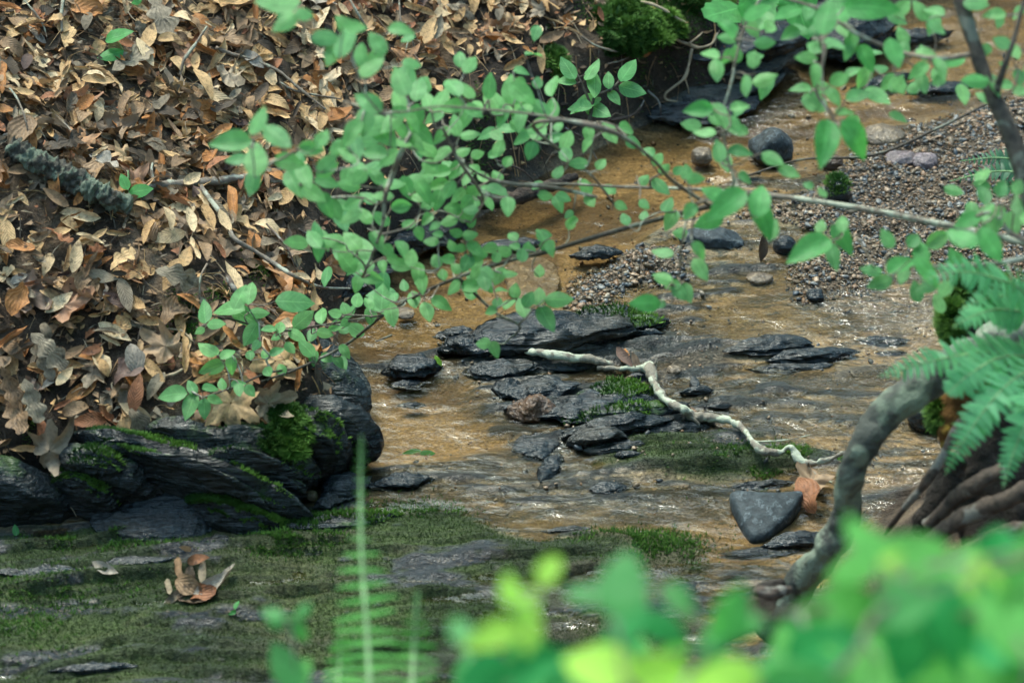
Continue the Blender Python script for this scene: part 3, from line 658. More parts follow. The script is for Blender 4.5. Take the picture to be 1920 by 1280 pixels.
mslab('black slate over the rust stained face', (935, 745), (1090, 728), 40, 30, layers=5)
mslab('moss capped slate top of the layered island', (1085, 748), (1230, 738), 34, 30, 'slate_m', layers=5, moss=.05)
mslab('long black slate band across the layered island', (990, 790), (1230, 752), 34, 34, layers=5, bow=.2)
mslab('third slate band of the island, bright moss at its right end', (1050, 800), (1300, 765), 30, 30, 'slate_m', layers=5, moss=.04, bow=.15)
mslab('fourth slate band of the island, a dull blue edge', (1048, 818), (1270, 790), 24, 30, layers=4, bow=.2)
mslab('blunt blue black slate below the fourth band', (1056, 838), (1180, 820), 22, 28, layers=3, bow=.3)
mslab('lowest slate band where the island meets the moss', (1085, 850), (1210, 835), 20, 22, layers=3)
mslab('thin slate band right of the island lead up to the stick', (1200, 812), (1345, 800), 22, 18, layers=4)
mslab('slate splinter half under moss below the island', (1148, 858), (1205, 852), 10, 12, layers=2)
mslab('long low black slate right of midstream', (1350, 664), (1530, 650), 24, 26, layers=3, bow=.3, ta=.6)
mslab('twin black slate overlapping the long low one', (1430, 682), (1618, 664), 22, 24, layers=3, bow=.3)
mslab('thin slate awash behind the twin blacks', (1400, 694), (1560, 686), 14, 12, layers=2)
mslab('pointed black slate nearest the fern', (1598, 640), (1712, 641), 12, 15, layers=2)
mslab('sliver of slate below the pointed one', (1635, 663), (1705, 661), 6, 7, layers=1)
mslab('small black slate finger by the crook of the lichen stick', (1272, 738), (1340, 732), 10, 13, layers=1, bow=.2)
mslab('thin slate leaf just above the mossy islet', (1320, 765), (1380, 760), 10, 9, layers=1)
mslab('flat dark slate beside the stick, mostly drowned', (1175, 708), (1230, 703), 12, 14, layers=2)
mslab('black slate upstream under the leafy branches', (1068, 487), (1168, 478), 20, 24, layers=2, bow=.3)
mslab('drowned dark slate ledge beside the sandy pool', (890, 465), (1030, 455), 24, 16, layers=4)
mslab('long dark slate ledge at the far pool edge', (690, 480), (900, 410), 40, 40, layers=4)
mslab('dark ribbed slate under the shrub, left of the pool', (640, 560), (740, 500), 30, 34, layers=4)
mslab('blue black slate between the fern side and the mossy islet', (1366, 916), (1492, 902), 12, 11, layers=2)
mslab('low slate scale in the gritty shallows above the ledge', (1105, 918), (1175, 912), 18, 9, layers=1)
mslab('broken slate splinter on the gritty shallows', (1008, 998), (1112, 992), 9, 11, layers=2)
mslab('dark splash rock below the layered island', (960, 850), (1050, 830), 40, 16, layers=5)
mslab('low slate rib splitting the cascade below the island', (1012, 905), (1050, 850), 18, 12, layers=4)
mslab('slate ledge left of the vertical fern stalk', (586, 960), (700, 900), 30, 34, layers=4)
mslab('blue sheened slate shelf behind the vertical fern stalk', (690, 915), (815, 898), 24, 22, layers=4)
mslab('mossy lip of slate under the outcrop pool', (500, 1000), (760, 968), 24, 22, 'slate_m', layers=5, moss=.06)
mslab('dark split in the mossy ledge at the lower left', (90, 1262), (260, 1250), 12, 16, layers=3)
mslab('blue wet slate scale in the moss below the outcrop', (370, 1015), (440, 1010), 14, 9, layers=2)
mslab('dark slate scale near the grey curled leaf', (170, 1060), (330, 1050), 14, 12, layers=3)
mslab('dark slate strip along the left end of the mossy ledge', (-20, 1075), (150, 1068), 14, 12, layers=3)
mslab('shadowed slate lip under the curved trunk', (1420, 1030), (1580, 1010), 22, 26, layers=3)
mslab('drowned slate under the red brown leaf', (1350, 1040), (1500, 1032), 12, 9, layers=2)
mslab('dark slate upstream beneath the drooping leaves', (1640, 80), (1790, 70), 26, 36, layers=5)
mslab('slate step behind the dark slender trunk', (1590, 170), (1720, 140), 26, 20, layers=4)
mslab('black wet slate behind the drooping leaves at the creek bend', (1690, 175), (1830, 165), 22, 22, layers=4)
CLIFF = 'bedded slate exposed under the mossy overhang'
for lab, a, b, w, h, z in [('top bed of the slate face beneath the mossy overhang', (1180, 95), (1520, 70), .20, .09, .10), ('second bed of the slate face beneath the overhang', (1170, 130), (1500, 100), .16, .06, .06),
                           ('third bed of the slate face, olive tinted', (1190, 175), (1470, 135), .16, .05, .03), ('lowest bed of the slate face at the waterline', (1200, 215), (1420, 190), .14, .045, .01),
                           ('far right bed of the slate face in deep shade', (1460, 70), (1680, 30), .20, .10, .05)]:
    qslab(lab, (*a, z), (*b, z), w, h, 6, mat='slate_l' if 'olive' in lab or 'second' in lab else 'slate', layers=6, rough=.16, group=CLIFF)

def stone(label, pts, h, mat, name='stone', z=0.0, bev=.25, seed=1, tilt=(0, 0)):
    """angular stone: pixel outline of its top face, rounded edge, sides running down into the bed"""
    base = np.array([G(a, b)[:3] for a, b in pts]); zb = base[:, 2].min(); 
    top = []
    for (a, b) in pts: top.append(P(a, b, zb + h + z))
    top = np.array(top); c = top.mean(0); n = len(pts)
    top[:, 2] += (top[:, 0] - c[0]) * tilt[0] + (top[:, 1] - c[1]) * tilt[1]
    ring = lambda p, k: p[k % n]
    m = 5; P2 = []
    for i in range(n):
        for j in range(m): P2.append(top[i] + (top[(i + 1) % n] - top[i]) * j / m)
    P2 = np.array(P2); N2 = len(P2)
    sm = (np.roll(P2, 1, 0) + P2 * 2 + np.roll(P2, -1, 0)) / 4
    rows = []
    for s_, dz in [(.0, .06), (.35, .05), (.7, .02), (.92, 0), (1.0, -.08), (1.04, -.3), (1.05, -.65), (1.0, -1.3)]:
        r_ = c + (sm - c) * s_; r_ = r_.copy(); r_[:, 2] = (c + (sm - c) * min(1, s_))[:, 2] + dz * h; rows.append(r_)
    v = np.concatenate(rows)
    nn = fbm(v[:, 0] * 30, v[:, 1] * 30, v[:, 2] * 30, s=seed, o=3); v = v + (v - c) * nn[:, None] * .05; v[:, 2] += nn * h * .05
    return ob(name, mesh(name, v, gridfaces(len(rows), N2, True), [M[mat]]), label=label, cat='stone')
def boulder(label, px, py, w, d, h, mat, name='stone', seed=3, squash=2.4, rot=0, sub=.14, moss=0):
    """rounded stone: pixel width, depth and height, centred on the given foot point"""
    rock_count[0] += 1
    c = G(px, py); W_, D_, H_ = w / 875, d / 500, h / 717
    t = np.linspace(0, np.pi, 18); p = np.linspace(0, 2 * np.pi, 28, endpoint=False); T, PH = np.meshgrid(t, p, indexing='ij')
    f_ = lambda q: np.sign(q) * np.abs(q) ** (2 / squash)
    x = f_(np.sin(T)) * f_(np.cos(PH)); y = f_(np.sin(T)) * f_(np.sin(PH)); z = f_(np.cos(T))
    k = 1 + sub * fbm(x * 1.4 + seed, y * 1.4, z * 1.4, s=seed, o=4) * 1.6
    x, y, z = x * k * W_ / 2, y * k * D_ / 2, z * k * H_ * .62
    cr, sr = math.cos(R(rot)), math.sin(R(rot))
    v = np.stack([c[0] + x * cr - y * sr, c[1] + x * sr + y * cr, c[2] + z + H_ * .32], -1).reshape(-1, 3)
    f = gridfaces(18, 28, True)
    o = ob(name, mesh(name, v, f, [M[mat]]), label=label, cat='stone')
    if moss: grow_on(o, v, f, moss)
    return o
stone('blue grey triangular stone tilted beside a red brown leaf', [(1366, 925), (1440, 928), (1506, 926), (1490, 950), (1438, 990), (1408, 992)], .035, 'bluestone', seed=5, tilt=(0, .25))
boulder('rounded blue grey stone standing in the far riffle', 1447, 292, 82, 44, 54, 'bluestone', seed=8, rot=20, squash=2.3, sub=.22)
slab('wet blue slate chunk midstream under the single pale branch', (1275, 452), (1392, 458), 30, 34, 'bluestone', layers=3)
boulder('flat brown boulder at the head of the gravel bar', 1655, 265, 90, 44, 26, 'brownstone', seed=10)
boulder('rounded lilac tinted stone on the gravel bar', 1735, 308, 56, 30, 18, 'purplestone', seed=12)
boulder('broad purple grey stone beside the lilac one', 1690, 300, 64, 28, 12, 'purplestone', seed=13)
boulder('dark red brown stone left of the far riffle', 1315, 300, 44, 26, 22, 'brownstone', seed=14)
boulder('small dark stone capped with moss at the gravel edge', 1570, 372, 50, 40, 40, 'slate_m', seed=15, moss=.12)
boulder('rusty wet stone between the riffle and the gravel', 1560, 312, 46, 20, 20, 'rust', seed=16)
stone('small black triangular stone standing behind a slate finger', [(1292, 716), (1300, 700), (1314, 716), (1306, 728)], .02, 'slate', seed=17)
boulder('submerged round brown boulder in the sandy pool', 1000, 522, 105, 90, 2, 'brownstone', seed=18)
boulder('pale flat stone under the shrub twig tips', 760, 590, 34, 20, 8, 'brownstone', seed=19)
boulder('yellowish flat stone in the shallows below the gravel bar', 1425, 525, 50, 20, 10, 'brownstone', seed=20)
boulder('tan chip lying in the shallows by the lichen stick', 1265, 696, 28, 14, 8, 'brownstone', seed=21)
boulder('dark angular stone beside the upright dead leaf', 1470, 470, 44, 24, 26, 'slate', seed=22)
boulder('dark stone in the shallows right of the gravel tongue', 1528, 560, 34, 18, 16, 'slate', seed=23)
boulder('black boulder in shade below the fern', 1745, 790, 90, 46, 46, 'slate', seed=24)
boulder('dark stone at the corner of the outcrop pool', 640, 925, 70, 36, 34, 'slate', seed=25)
boulder('small buff stone in the corner pool', 583, 935, 24, 12, 14, 'brownstone', seed=26)

# ------------------------------------------------------------------ pebbles of the gravel bars
def ico(sub, seed, flat=.6):
    import bmesh
    bm = bmesh.new(); bmesh.ops.create_icosphere(bm, subdivisions=sub, radius=1); r = random.Random(seed)
    v = np.array([q.co[:] for q in bm.verts]); f = np.array([[q.index for q in p.verts] for p in bm.faces]); bm.free()
    v = v + np.sign(v) * .0; v = v / (np.abs(v) ** 4).sum(1, keepdims=True) ** .12; v = v * (1 + .75 * fbm(v[:, 0] * 1.3 + seed, v[:, 1] * 1.3, v[:, 2] * 1.3, s=seed, o=2))[:, None]
    v = v * [1.1, .68, flat]
    return v, f
PB = [ico(2, s, fl) for s, fl in [(1, .38), (2, .5), (3, .3), (4, .6), (5, .42)]]; PBs = [ico(1, s, .55) for s in range(6)]
n = 130000; r = np.random.default_rng(5)
x = r.uniform(-.6, 1.5, n); y = r.uniform(-.6, 1.7, n); g = MKat('dg', x, y); bb = MKat('db', x, y)
dcv = MKat('dc', x, y)
ok = ((g > -.015) | ((r.random(n) < .02) & (bb < 0) & (MKat('dl', x, y) < -.02) & (x > -.2))) & (bb < .01)
x, y = x[ok], y[ok]; sz = .0027 + .0078 * r.random(len(x)) ** 7 + .0018 * r.random(len(x))
sz = sz * .78; x, y, sz = x[:46000], y[:46000], sz[:46000]
big = np.argsort(-sz)
pr_ = [proj((a, b, 0)) for a, b in zip(x[big], y[big])]
inn = [i for i, p in zip(big, pr_) if 0 < p[0] < 1920 and 0 < p[1] < 1280][:300]
PLM = [(1735, 300, 'the lilac stone'), (1447, 285, 'the blue grey riffle stone'), (1570, 360, 'the moss capped stone'), (1700, 415, 'the pale bare branch'), (1560, 520, 'the gravel tongue'), (1200, 520, 'the left gravel patch'),
       (1470, 465, 'the upright dead leaf'), (1655, 255, 'the flat brown boulder'), (1860, 310, 'the small dark fern'), (1850, 200, 'the slender dark trunk'), (1700, 560, 'the wide riffle'), (1340, 650, 'the twin black slates'), (1420, 850, 'the mossy islet'), (1330, 440, 'the blue slate chunk'), (1150, 950, 'the gritty shallows'), (1000, 750, 'the layered island')]
def where(px, py, lm):
    b = min(lm, key=lambda q: (q[0] - px) ** 2 + ((q[1] - py) * 1.5) ** 2); dx, dy = px - b[0], (py - b[1]) * 1.5
    d = math.hypot(dx, dy); far = 'touching' if d < 18 else 'close' if d < 55 else 'near' if d < 110 else 'well'
    if abs(dx) > abs(dy): w_ = 'right of' if dx > 0 else 'left of'
    else: w_ = 'in front of' if dy > 0 else 'behind'
    if far == 'touching': return 'against ' + b[2]
    if far == 'close': return f'just {w_} {b[2]}'
    if far == 'near': return f'{w_} {b[2]}'
    return f'well {w_} {b[2]}'
smeshes = {}
SEEN = set()
def uniq(label, px, py, lm, ang=None):
    if label in SEEN and ang is not None:
        label2 = label + ', tip ' + ['right', 'upward', 'left', 'downward'][int(((math.degrees(ang) + 45) % 360) // 90)]
        if len(label2.split()) <= 16: label = label2
    if label in SEEN:
        for b in sorted(lm, key=lambda q: (q[0] - px) ** 2 + ((q[1] - py) * 1.5) ** 2)[1:5]:
            l2 = label + ', towards ' + b[2]
            if len(l2.split()) <= 16 and l2 not in SEEN: label = l2; break
    SEEN.add(label); return label
ci = r.choice(len(PEBC), len(x), p=PEBW)
sset = set(inn)
mbp = MB()
for i in range(len(x)):
    a = r.random() * 6.28; s = sz[i]; z = float(H(x[i], y[i])) + s * .25 + r.random() * s * .3
    if i in sset:
        k = int(r.integers(5)); key = (k,)
        if key not in smeshes:
            v, f = PB[k]; smeshes[key] = mesh('pebble', v, f, [PM[0]], smooth=False)
        o = bpy.data.objects.new('pebble', smeshes[key]); COL.objects.link(o)
        o.material_slots[0].link = 'OBJECT'; o.material_slots[0].material = PM[ci[i]]
        o.location = (x[i], y[i], z); o.scale = (s, s, s); o.rotation_euler = (r.normal() * .3, r.normal() * .3, a)
        px, py, _ = proj((x[i], y[i], z))
        shp = ['flat oval', 'rounded', 'thin flat', 'plump', 'angular'][k]; szn = 'large' if s > .0066 else 'mid-sized' if s > .0052 else 'small'
        tag(o, uniq(f'{szn} {shp} {PEBC[ci[i]][0]} pebble {where(px, py, PLM)}', px, py, PLM), 'pebble', 'larger pebbles on the gravel bars')
    else:
        v, f = PBs[int(r.integers(6))]; ca, sa = math.cos(a), math.sin(a)
        vv = v * s; vv = np.stack([vv[:, 0] * ca - vv[:, 1] * sa + x[i], vv[:, 0] * sa + vv[:, 1] * ca + y[i], vv[:, 2] + z + vv[:, 0] * r.normal() * .3], 1)
        mbp.add(vv, f, mi=ci[i])
mbm = mbp.mesh('gravel', PM, smooth=False)
ob('gravel', mbm, kind='stuff')

# ------------------------------------------------------------------ moss on the ledge, the islet and the banks
def scatter_moss(name, pts, size, mat, seed, lean=.6, blades=3):
    pts = np.asarray(pts); nn = normal(pts[:, 0], pts[:, 1], .012)
    tv, tf, tt = tufts(pts, nn, size, seed, lean, blades)
    ob(name, mesh(name, tv, tf, [M[mat]], cols={'tint': tt}, smooth=False), kind='stuff')
r = np.random.default_rng(9); n = 230000
x = r.uniform(-1.6, 1.1, n); y = r.uniform(-1.5, .1, n); mk = MKat('moss', x, y); k = r.random(n) < mk ** 1.5; x, y = x[k][:120000], y[k][:120000]
scatter_moss('ledge_moss', np.stack([x, y, H(x, y)], 1), .0034, 'moss_olive', 3)
mp_ = [(1190, 25, 90, 45, 1.0), (1290, 0, 60, 30, 1.0), (1035, 108, 22, 28, 1.0), (1010, 180, 20, 18, .6), (890, 250, 40, 30, .5), (400, 530, 30, 24, .6), (485, 500, 26, 24, .5), (345, 605, 34, 22, .7), (525, 1010, 100, 14, 1.), (190, 1005, 120, 16, .7), (90, 1110, 150, 30, .22), (60, 1180, 120, 30, .18), (780, 955, 90, 12, .7), (600, 970, 60, 10, .8),
       (1180, 1010, 70, 16, .9), (60, 790, 26, 16, .5), (1410, 870, 90, 26, .55), (1490, 845, 40, 14, .6), (1480, 1105, 30, 14, 1.), (1260, 1020, 80, 20, .5), (150, 15, 20, 10, .3), (420, 60, 15, 10, .4), (1590, 860, 30, 14, .4)]
pp = []
for cx, cy, rx, ry, a in mp_:
    c = G(cx, cy, water=False); e = G(cx + rx, cy, water=False); dy_ = ry / 430.
    m = int(95000 * a * abs(e[0] - c[0]) * dy_ * 3.4) + 20
    q = r.normal(size=(m, 2)) * .6; xx = c[0] + q[:, 0] * abs(e[0] - c[0]); yy = c[1] + q[:, 1] * dy_
    kk = fbm(xx * 16, yy * 16, s=77, o=3) > -.05; pp.append(np.stack([xx[kk], yy[kk], H(xx[kk], yy[kk])], 1))
scatter_moss('green_moss', np.concatenate(pp), .0058, 'moss_green', 4, .8)

# bright cushion on the outcrop shoulder, and the thick cushion of the overhang
def cushion(label, a, b, w, h, dens=.9, roll=0, size=.010):
    rock_count[0] += 1
    v, f = slab_mesh(np.asarray(a), np.asarray(b), w, h, layers=1, roll=R(roll), seed=rock_count[0] * 5, rough=.36, sq=2)
    o = ob('moss_cushion', mesh('moss_cushion', v, f, [M['moss_green']]), label=label, cat='moss'); grow_on(o, v, f, dens, size=size, zmin=-.3, patch=.6); return o
cushion('bright green moss cushion draped over the slate outcrop', P(512, 760, .185), P(582, 822, .135), .05, .035, .5, size=.008)
cushion('thin green moss strip on the mid outcrop below the tan leaf', P(485, 812, .16), P(570, 852, .12), .04, .03, .4)
cushion('thick bright moss cushion on the overhang at the top', G(1110, 55) + [0, 0, .0], G(1280, 50) + [0, 0, .0], .15, .08, .5, size=.009)
cushion('ragged lower fringe of the overhang moss', G(1130, 85), G(1235, 78), .08, .05, .5, size=.008)
cushion('second moss cushion of the overhang, farther right', G(1260, 8) + [0, 0, .01], G(1370, 2) + [0, 0, .01], .12, .07, .4, size=.009)
cushion('small moss cushion beside the sharp sapling leaves', G(1030, 90) + [0, 0, .0], G(1042, 145) + [0, 0, .0], .05, .05, .5)

# ------------------------------------------------------------------ dead leaves
def dleaf(kind, roll=0., bend=0., twist=0., seed=0, n=11, m=4):
    rr_ = np.random.default_rng(seed)
    u = np.linspace(0, 1, n); s = np.linspace(-1, 1, m)
    if kind == 'beech': w = .19 * np.sin(np.pi * u ** .85) ** .9 * (1 + .045 * (np.arange(n) % 2))
    elif kind == 'oak':
        n = 21; u = np.linspace(0, 1, n); w = .30 * (np.sin(np.pi * np.clip(u, 0, 1)) ** .5) * (.42 + .58 * np.abs(np.sin(np.pi * 3.5 * u + .3)) ** .8) * (.6 + .5 * u)
    elif kind == 'maple':
        n = 17; u = np.linspace(0, 1, n); w = .46 * np.interp(u, [0, .08, .16, .24, .32, .42, .5, .58, .66, .74, .8, .9, 1], [.12, .50, .42, .75, .60, 1.0, .62, .45, .62, .40, .22, .12, .0])
    else: w = .30 * np.sin(np.pi * u) ** .6 * (1 + .35 * vn(u * 6, seed, s=seed))
    w[0] = max(.004, w[0] * .2); w[-1] = .003
    U, Sx = np.meshgrid(u, s, indexing='ij'); X = Sx * w[:, None]; Y = U.copy(); Z = np.zeros_like(X)
    VV = U if kind == 'beech' else U * .35
    if kind in ('maple', 'oak'): Y = Y + np.abs(Sx) * w[:, None] * (.35 if kind == 'maple' else .12)
    if kind == 'beech': Z = Z + .010 * np.sin((U - np.abs(X) * .9) * 2 * np.pi * 6)
    wm = w.max()
    asym = rr_.uniform(-.35, .35)
    if abs(roll) > 1e-3:
        Rr = wm * 2 / (abs(roll) * 1.0); a = (X + asym * wm) / Rr * np.sign(roll); X = Rr * np.sin(np.abs(a)) * np.sign(a) * np.sign(roll); Z = Z + Rr * (1 - np.cos(a))
        Rv = 1
    if abs(bend) > 1e-3:
        Rb = 1 / abs(bend); a = (Y - .5) / Rb; zz = Z.copy(); Y = (Rb - zz * np.sign(bend)) * np.sin(a); Z = np.sign(bend) * Rb * (1 - np.cos(a)) + zz * np.cos(a)
    else: Y = Y - .5
    if twist:
        a = Y * twist; X, Z = X * np.cos(a) - Z * np.sin(a), X * np.sin(a) + Z * np.cos(a)
    k = .05 if kind == 'beech' else .10
    Z = Z + k * fbm(X * 4 + seed * 3, Y * 4, s=seed, o=3); X = X + k * .4 * fbm(X * 5, Y * 5 + 9, s=seed + 1, o=2)
    v = np.stack([X, Y, Z], -1).reshape(-1, 3); v[:, 2] -= v[:, 2].mean()
    return v, gridfaces(n, m), np.stack([Sx * .5 + .5, VV], -1).reshape(-1, 2)
def polar_leaf(roll=.8, bend=.6, twist=.5, seed=0, n=48, m=5):
    """a five lobed maple leaf grown from its centre"""
    th = np.linspace(0, 2 * np.pi, n, endpoint=False); r_ = np.full(n, .33)
    for a, L_, w_ in [(90, .56, .50), (38, .50, .46), (142, .50, .46), (-14, .38, .42), (194, .38, .42)]:
        d_ = np.abs((th - R(a) + np.pi) % (2 * np.pi) - np.pi); r_ = np.maximum(r_, L_ * np.clip(1 - d_ / w_, 0, 1) ** .55 + .14 * (d_ < w_) )
    r_ = r_ * (1 + .07 * ((np.arange(n) % 3) - 1)) * (1 - .5 * np.exp(-((th - 1.5 * np.pi) / .25) ** 2))
    q = np.linspace(.04, 1, m); X = q[:, None] * r_ * np.cos(th); Y = q[:, None] * r_ * np.sin(th); Rr = 1 / max(.1, roll * 1.3)
    Z = Rr * (1 - np.cos(X / Rr)); X = Rr * np.sin(X / Rr); Z = Z + bend * Y ** 2 * .8 + .13 * fbm(X * 4 + seed, Y * 4, s=seed, o=3) + .10 * q[:, None] ** 3 * np.cos(th * 5 + seed)
    a = Y * twist; X, Z = X * np.cos(a) - Z * np.sin(a), X * np.sin(a) + Z * np.cos(a)
    v = np.stack([X, Y, Z], -1).reshape(-1, 3); v[:, 2] -= v[:, 2].mean(); f = gridfaces(m, n, True)
    return v, f, np.stack([.5 + X * .8, Y * .15 + .5], -1).reshape(-1, 2)
DL = []   # (verts, faces, uv, description)
def addl(desc, *a, **k): DL.append((*dleaf(*a, **k), desc))
for i in range(5): addl('tightly rolled toothed', 'beech', 3.0 + .5 * i, .25 * (i - 2), .4 * (i - 2), 10 + i)
for i in range(6): addl('half-curled toothed', 'beech', 1.2 + .25 * i, .5 * (i - 2.5), .5 * (i % 3 - 1), 30 + i)
for i in range(4): addl('flat toothed', 'beech', .4, .5 * (i - 1.5), .4 * (i - 1.5), 50 + i)
for i in range(3): addl('arched toothed', 'beech', .9, -1.7 - .4 * i, .3, 60 + i)
for i in range(4): addl('lobed oak', 'oak', .8 + .3 * i, .6 * (i - 1.5), .7 * (i - 1.5), 70 + i)
for i in range(4): DL.append((*polar_leaf(.6 + .5 * i, .8 * (i - 1.5), .7 * (i - 1.5), 90 + i), 'crumpled maple'))
for i in range(4): addl('ragged crumpled', 'rag', 1.4 + .5 * i, .9 * (i - 1.5), .9 * (i - 1.5), 110 + i)
DLW = np.array([.085] * 5 + [.062] * 6 + [.020] * 4 + [.02] * 3 + [.028] * 4 + [.02] * 4 + [.03] * 4); DLW /= DLW.sum()
DMESH = {}
def dead_obj(k, ci_, mat4, label, group='dead leaves lying on the bank', name='fallen_leaf'):
    if k not in DMESH:
        v, f, uv, _ = DL[k]; DMESH[k] = mesh('fallen_leaf', v, f, [DM[0]], uv, cols={'tint': np.full(len(v), .5)})
    o = bpy.data.objects.new(name, DMESH[k]); COL.objects.link(o); o.material_slots[0].link = 'OBJECT'; o.material_slots[0].material = DM[ci_]
    o.matrix_world = mat4; return tag(o, label, 'dead leaf', group)
def orient(p, nrm, yaw, tilt, tdir, size, sx=1.0):
    n_ = Vector(nrm); t = Vector((math.cos(tdir), math.sin(tdir), 0)); n_ = (n_ + t * math.tan(tilt)).normalized()
    y_ = Vector((math.cos(yaw), math.sin(yaw), 0)); y_ = (y_ - n_ * y_.dot(n_)).normalized(); x_ = y_.cross(n_)
    m = Matrix((x_ * size * sx, y_ * size, n_ * size)).transposed().to_4x4(); m.translation = Vector(p); return m
LM = [(120, 330, 'the mossy log'), (240, 355, 'the low seedling'), (215, 85, 'the upper seedling'), (400, 340, 'the grey stick'), (400, 430, 'the forked twig'), (560, 530, 'the twig over the undercut'),
      (360, 100, 'the upright thin stick'), (470, 100, 'the long thin branchlet'), (205, 640, 'the folded golden leaf'), (375, 685, 'the orange maple leaf'), (262, 755, 'the pink brown leaf'), (95, 905, 'the small green seedling'),
      (300, 60, 'the grey oak leaf'), (145, 480, 'the crossed rolled leaves'), (345, 605, 'the low green moss'), (400, 530, 'the moss above the sprig'), (340, 750, 'the lowest green sprig'), (90, 840, 'the pale lobed leaf'), (785, 80, 'the big tan leaf by the branch'),
      (1120, 50, 'the overhang moss'), (600, 300, 'the blurred branch tips'), (560, 100, 'the blurred top leaves'), (700, 200, 'the upper branch leaves'), (900, 60, 'the top centre litter'), (1040, 110, 'the small moss cushion'),
      (30, 60, 'the top left corner'), (30, 230, 'the left edge'), (40, 560, 'the lower left edge'), (560, 440, 'the broken bank edge')]
r = np.random.default_rng(21); N_ = 19000
x = r.uniform(-2.3, 1.0, N_); y = r.uniform(-.9, 2.6, N_); db_ = MKat('db', x, y)
z = H(x, y)
P3 = np.stack([x, y, z], 1) - CAM; dd = P3 @ FW; px = 960 + (P3 @ RT) / dd * FPX; py = 640 - (P3 @ UP) / dd * FPX
dens = sst(np.where(px < 620, .07, .13), np.where(px < 620, .13, .24), db_ + .05 * fbm(x * 6, y * 6, s=131, o=2))
dens = dens * np.where((px > 200) & (px < 520) & (py > 430) & (py < 640), .5, 1)       # the barer, finer patch above the sprig
dens = dens * np.where((px > 620) & (py > 260), .7, 1) * np.where((px > 1060) , .15, 1)
k = (r.random(N_) < dens) & (px > -260) & (px < 1500) & (py > -260)
x, y, z, px, py = x[k], y[k], z[k], px[k], py[k]; nl = len(x)
nr = normal(x, y, .05)
items = []
for i in range(nl):
    kk = int(r.choice(len(DL), p=DLW)); cc_ = int(r.choice(len(DEADC), p=DEADW)); L_ = r.uniform(.040, .088) * (1.25 if DL[kk][3].startswith(('lobed', 'crumpled')) else 1)
    if r.random() < .25: L_ *= .6
    lift = r.random() ** 1.5
    tilt = abs(r.normal()) * R(19) * (.4 + lift); yaw = r.random() * 6.283
    p = np.array([x[i], y[i], z[i]]) + nr[i] * (.004 + .036 * lift)
    items.append((lift + .4 * L_ / .1 + .6 * (cc_ in (0, 1, 2)), kk, cc_, orient(p, nr[i], yaw, tilt, r.random() * 6.283, L_), px[i], py[i]))
items.sort(key=lambda q: -q[0])
mb = MB(); cnt = 0
for sc, kk, cc_, m4, a, b in items:
    if cnt < 262 and 0 < a < 1180 and 0 < b < 900:
        cnt += 1; L_ = m4.to_scale().y; szn = 'large' if L_ > .090 else 'broad' if L_ > .078 else 'small' if L_ < .042 else 'narrow' if L_ < .056 else ''
        dead_obj(kk, cc_, m4, uniq(f'{szn} {DEADC[cc_][0]} {DL[kk][3]} leaf {where(a, b, LM)}'.strip(), a, b, LM, math.atan2(m4[1][1], m4[0][1])))
    else:
        v, f, uv, _ = DL[kk]; A_ = np.array(m4); mb.add(v @ A_[:3, :3].T + A_[:3, 3], f, uv, cc_, r.random())
ob('leaf_litter', mb.mesh('leaf_litter', DM), kind='stuff')

def hero(label, px_, py_, kk, cc_, size, ang, tilt=10, tdir=0, lift=.03, name='fallen_leaf', group=None, up=None):
    """a leaf at a pixel; ang: direction of its tip in the picture"""
    p = G(px_, py_); nn = normal(np.array([p[0]]), np.array([p[1]]), .05)[0] if up is None else np.array(up)
    yaw = math.atan2(math.sin(R(ang)) / .62, math.cos(R(ang)))
    return dead_obj(kk, cc_, orient(p + nn * lift, nn, yaw, R(tilt), R(tdir), size * .88 / 875), label, group, name)
hero('golden folded toothed leaf lying alone on bare soil', 212, 638, 7, 1, 76, -20, 10, 260)
hero('large orange maple leaf behind the low green sprig', 380, 690, 24, 2, 84, -60, 12, 250, .035)
hero('pink brown toothed leaf hanging over the outcrop', 262, 752, 11, 8, 84, 70, 25, 260, .05)
hero('grey brown crumpled leaf below the pink brown one', 275, 790, 26, 4, 70, -80, 30, 260, .03)
hero('tan leaf half-curled beside the purple brown ones above the outcrop', 298, 710, 8, 0, 70, -45, 12, 240, .04)
hero('big tan maple leaf spread over the outcrop top', 425, 765, 23, 0, 112, -70, 8, 260, .05)
hero('pale brown maple leaf folded at the right end of the litter', 485, 760, 24, 4, 90, 20, 20, 260, .05)
hero('purplish grey leaf above the pink brown leaf', 240, 705, 26, 6, 90, 30, 14, 200, .04)
hero('grey curled cup-shaped leaf beside the orange maple leaf', 262, 690, 27, 7, 64, 100, 30, 250, .05)
hero('dull brown broad leaf left of the orange maple leaf', 318, 668, 24, 3, 90, 150, 12, 260, .04)
hero('pale lobed leaf resting on the slate beside the seedling', 95, 840, 22, 4, 104, 40, 12, 240, .05)
hero('rolled orange brown leaf below the pale lobed leaf', 50, 838, 1, 0, 60, 180, 6, 240, .03)
hero('long drooping grey leaf at the left litter edge', 90, 680, 19, 4, 100, -40, 20, 260, .05)
hero('hanging grey leaf over the lower left edge', 70, 760, 20, 4, 92, -75, 25, 260, .05)
hero('brown hanging leaf beside the grey one at the lower left edge', 22, 740, 21, 3, 92, -70, 25, 260, .05)
hero('upright rolled tan leaf, left of the crossed pair', 126, 500, 2, 0, 62, 90, 6, 0, .045)
hero('upright cone shaped tan leaf of the crossed pair', 144, 500, 7, 1, 78, 92, 6, 0, .05)
hero('rolled tan leaf lying across the top of the cone shaped one', 168, 468, 3, 1, 62, -12, 4, 0, .06)
hero('leaning brown rolled leaf right of the cone shaped one', 168, 510, 4, 3, 66, 70, 6, 0, .045)
hero('grey oak leaf with deep lobes at the upper left', 285, 60, 19, 4, 130, -50, 10, 250, .05)
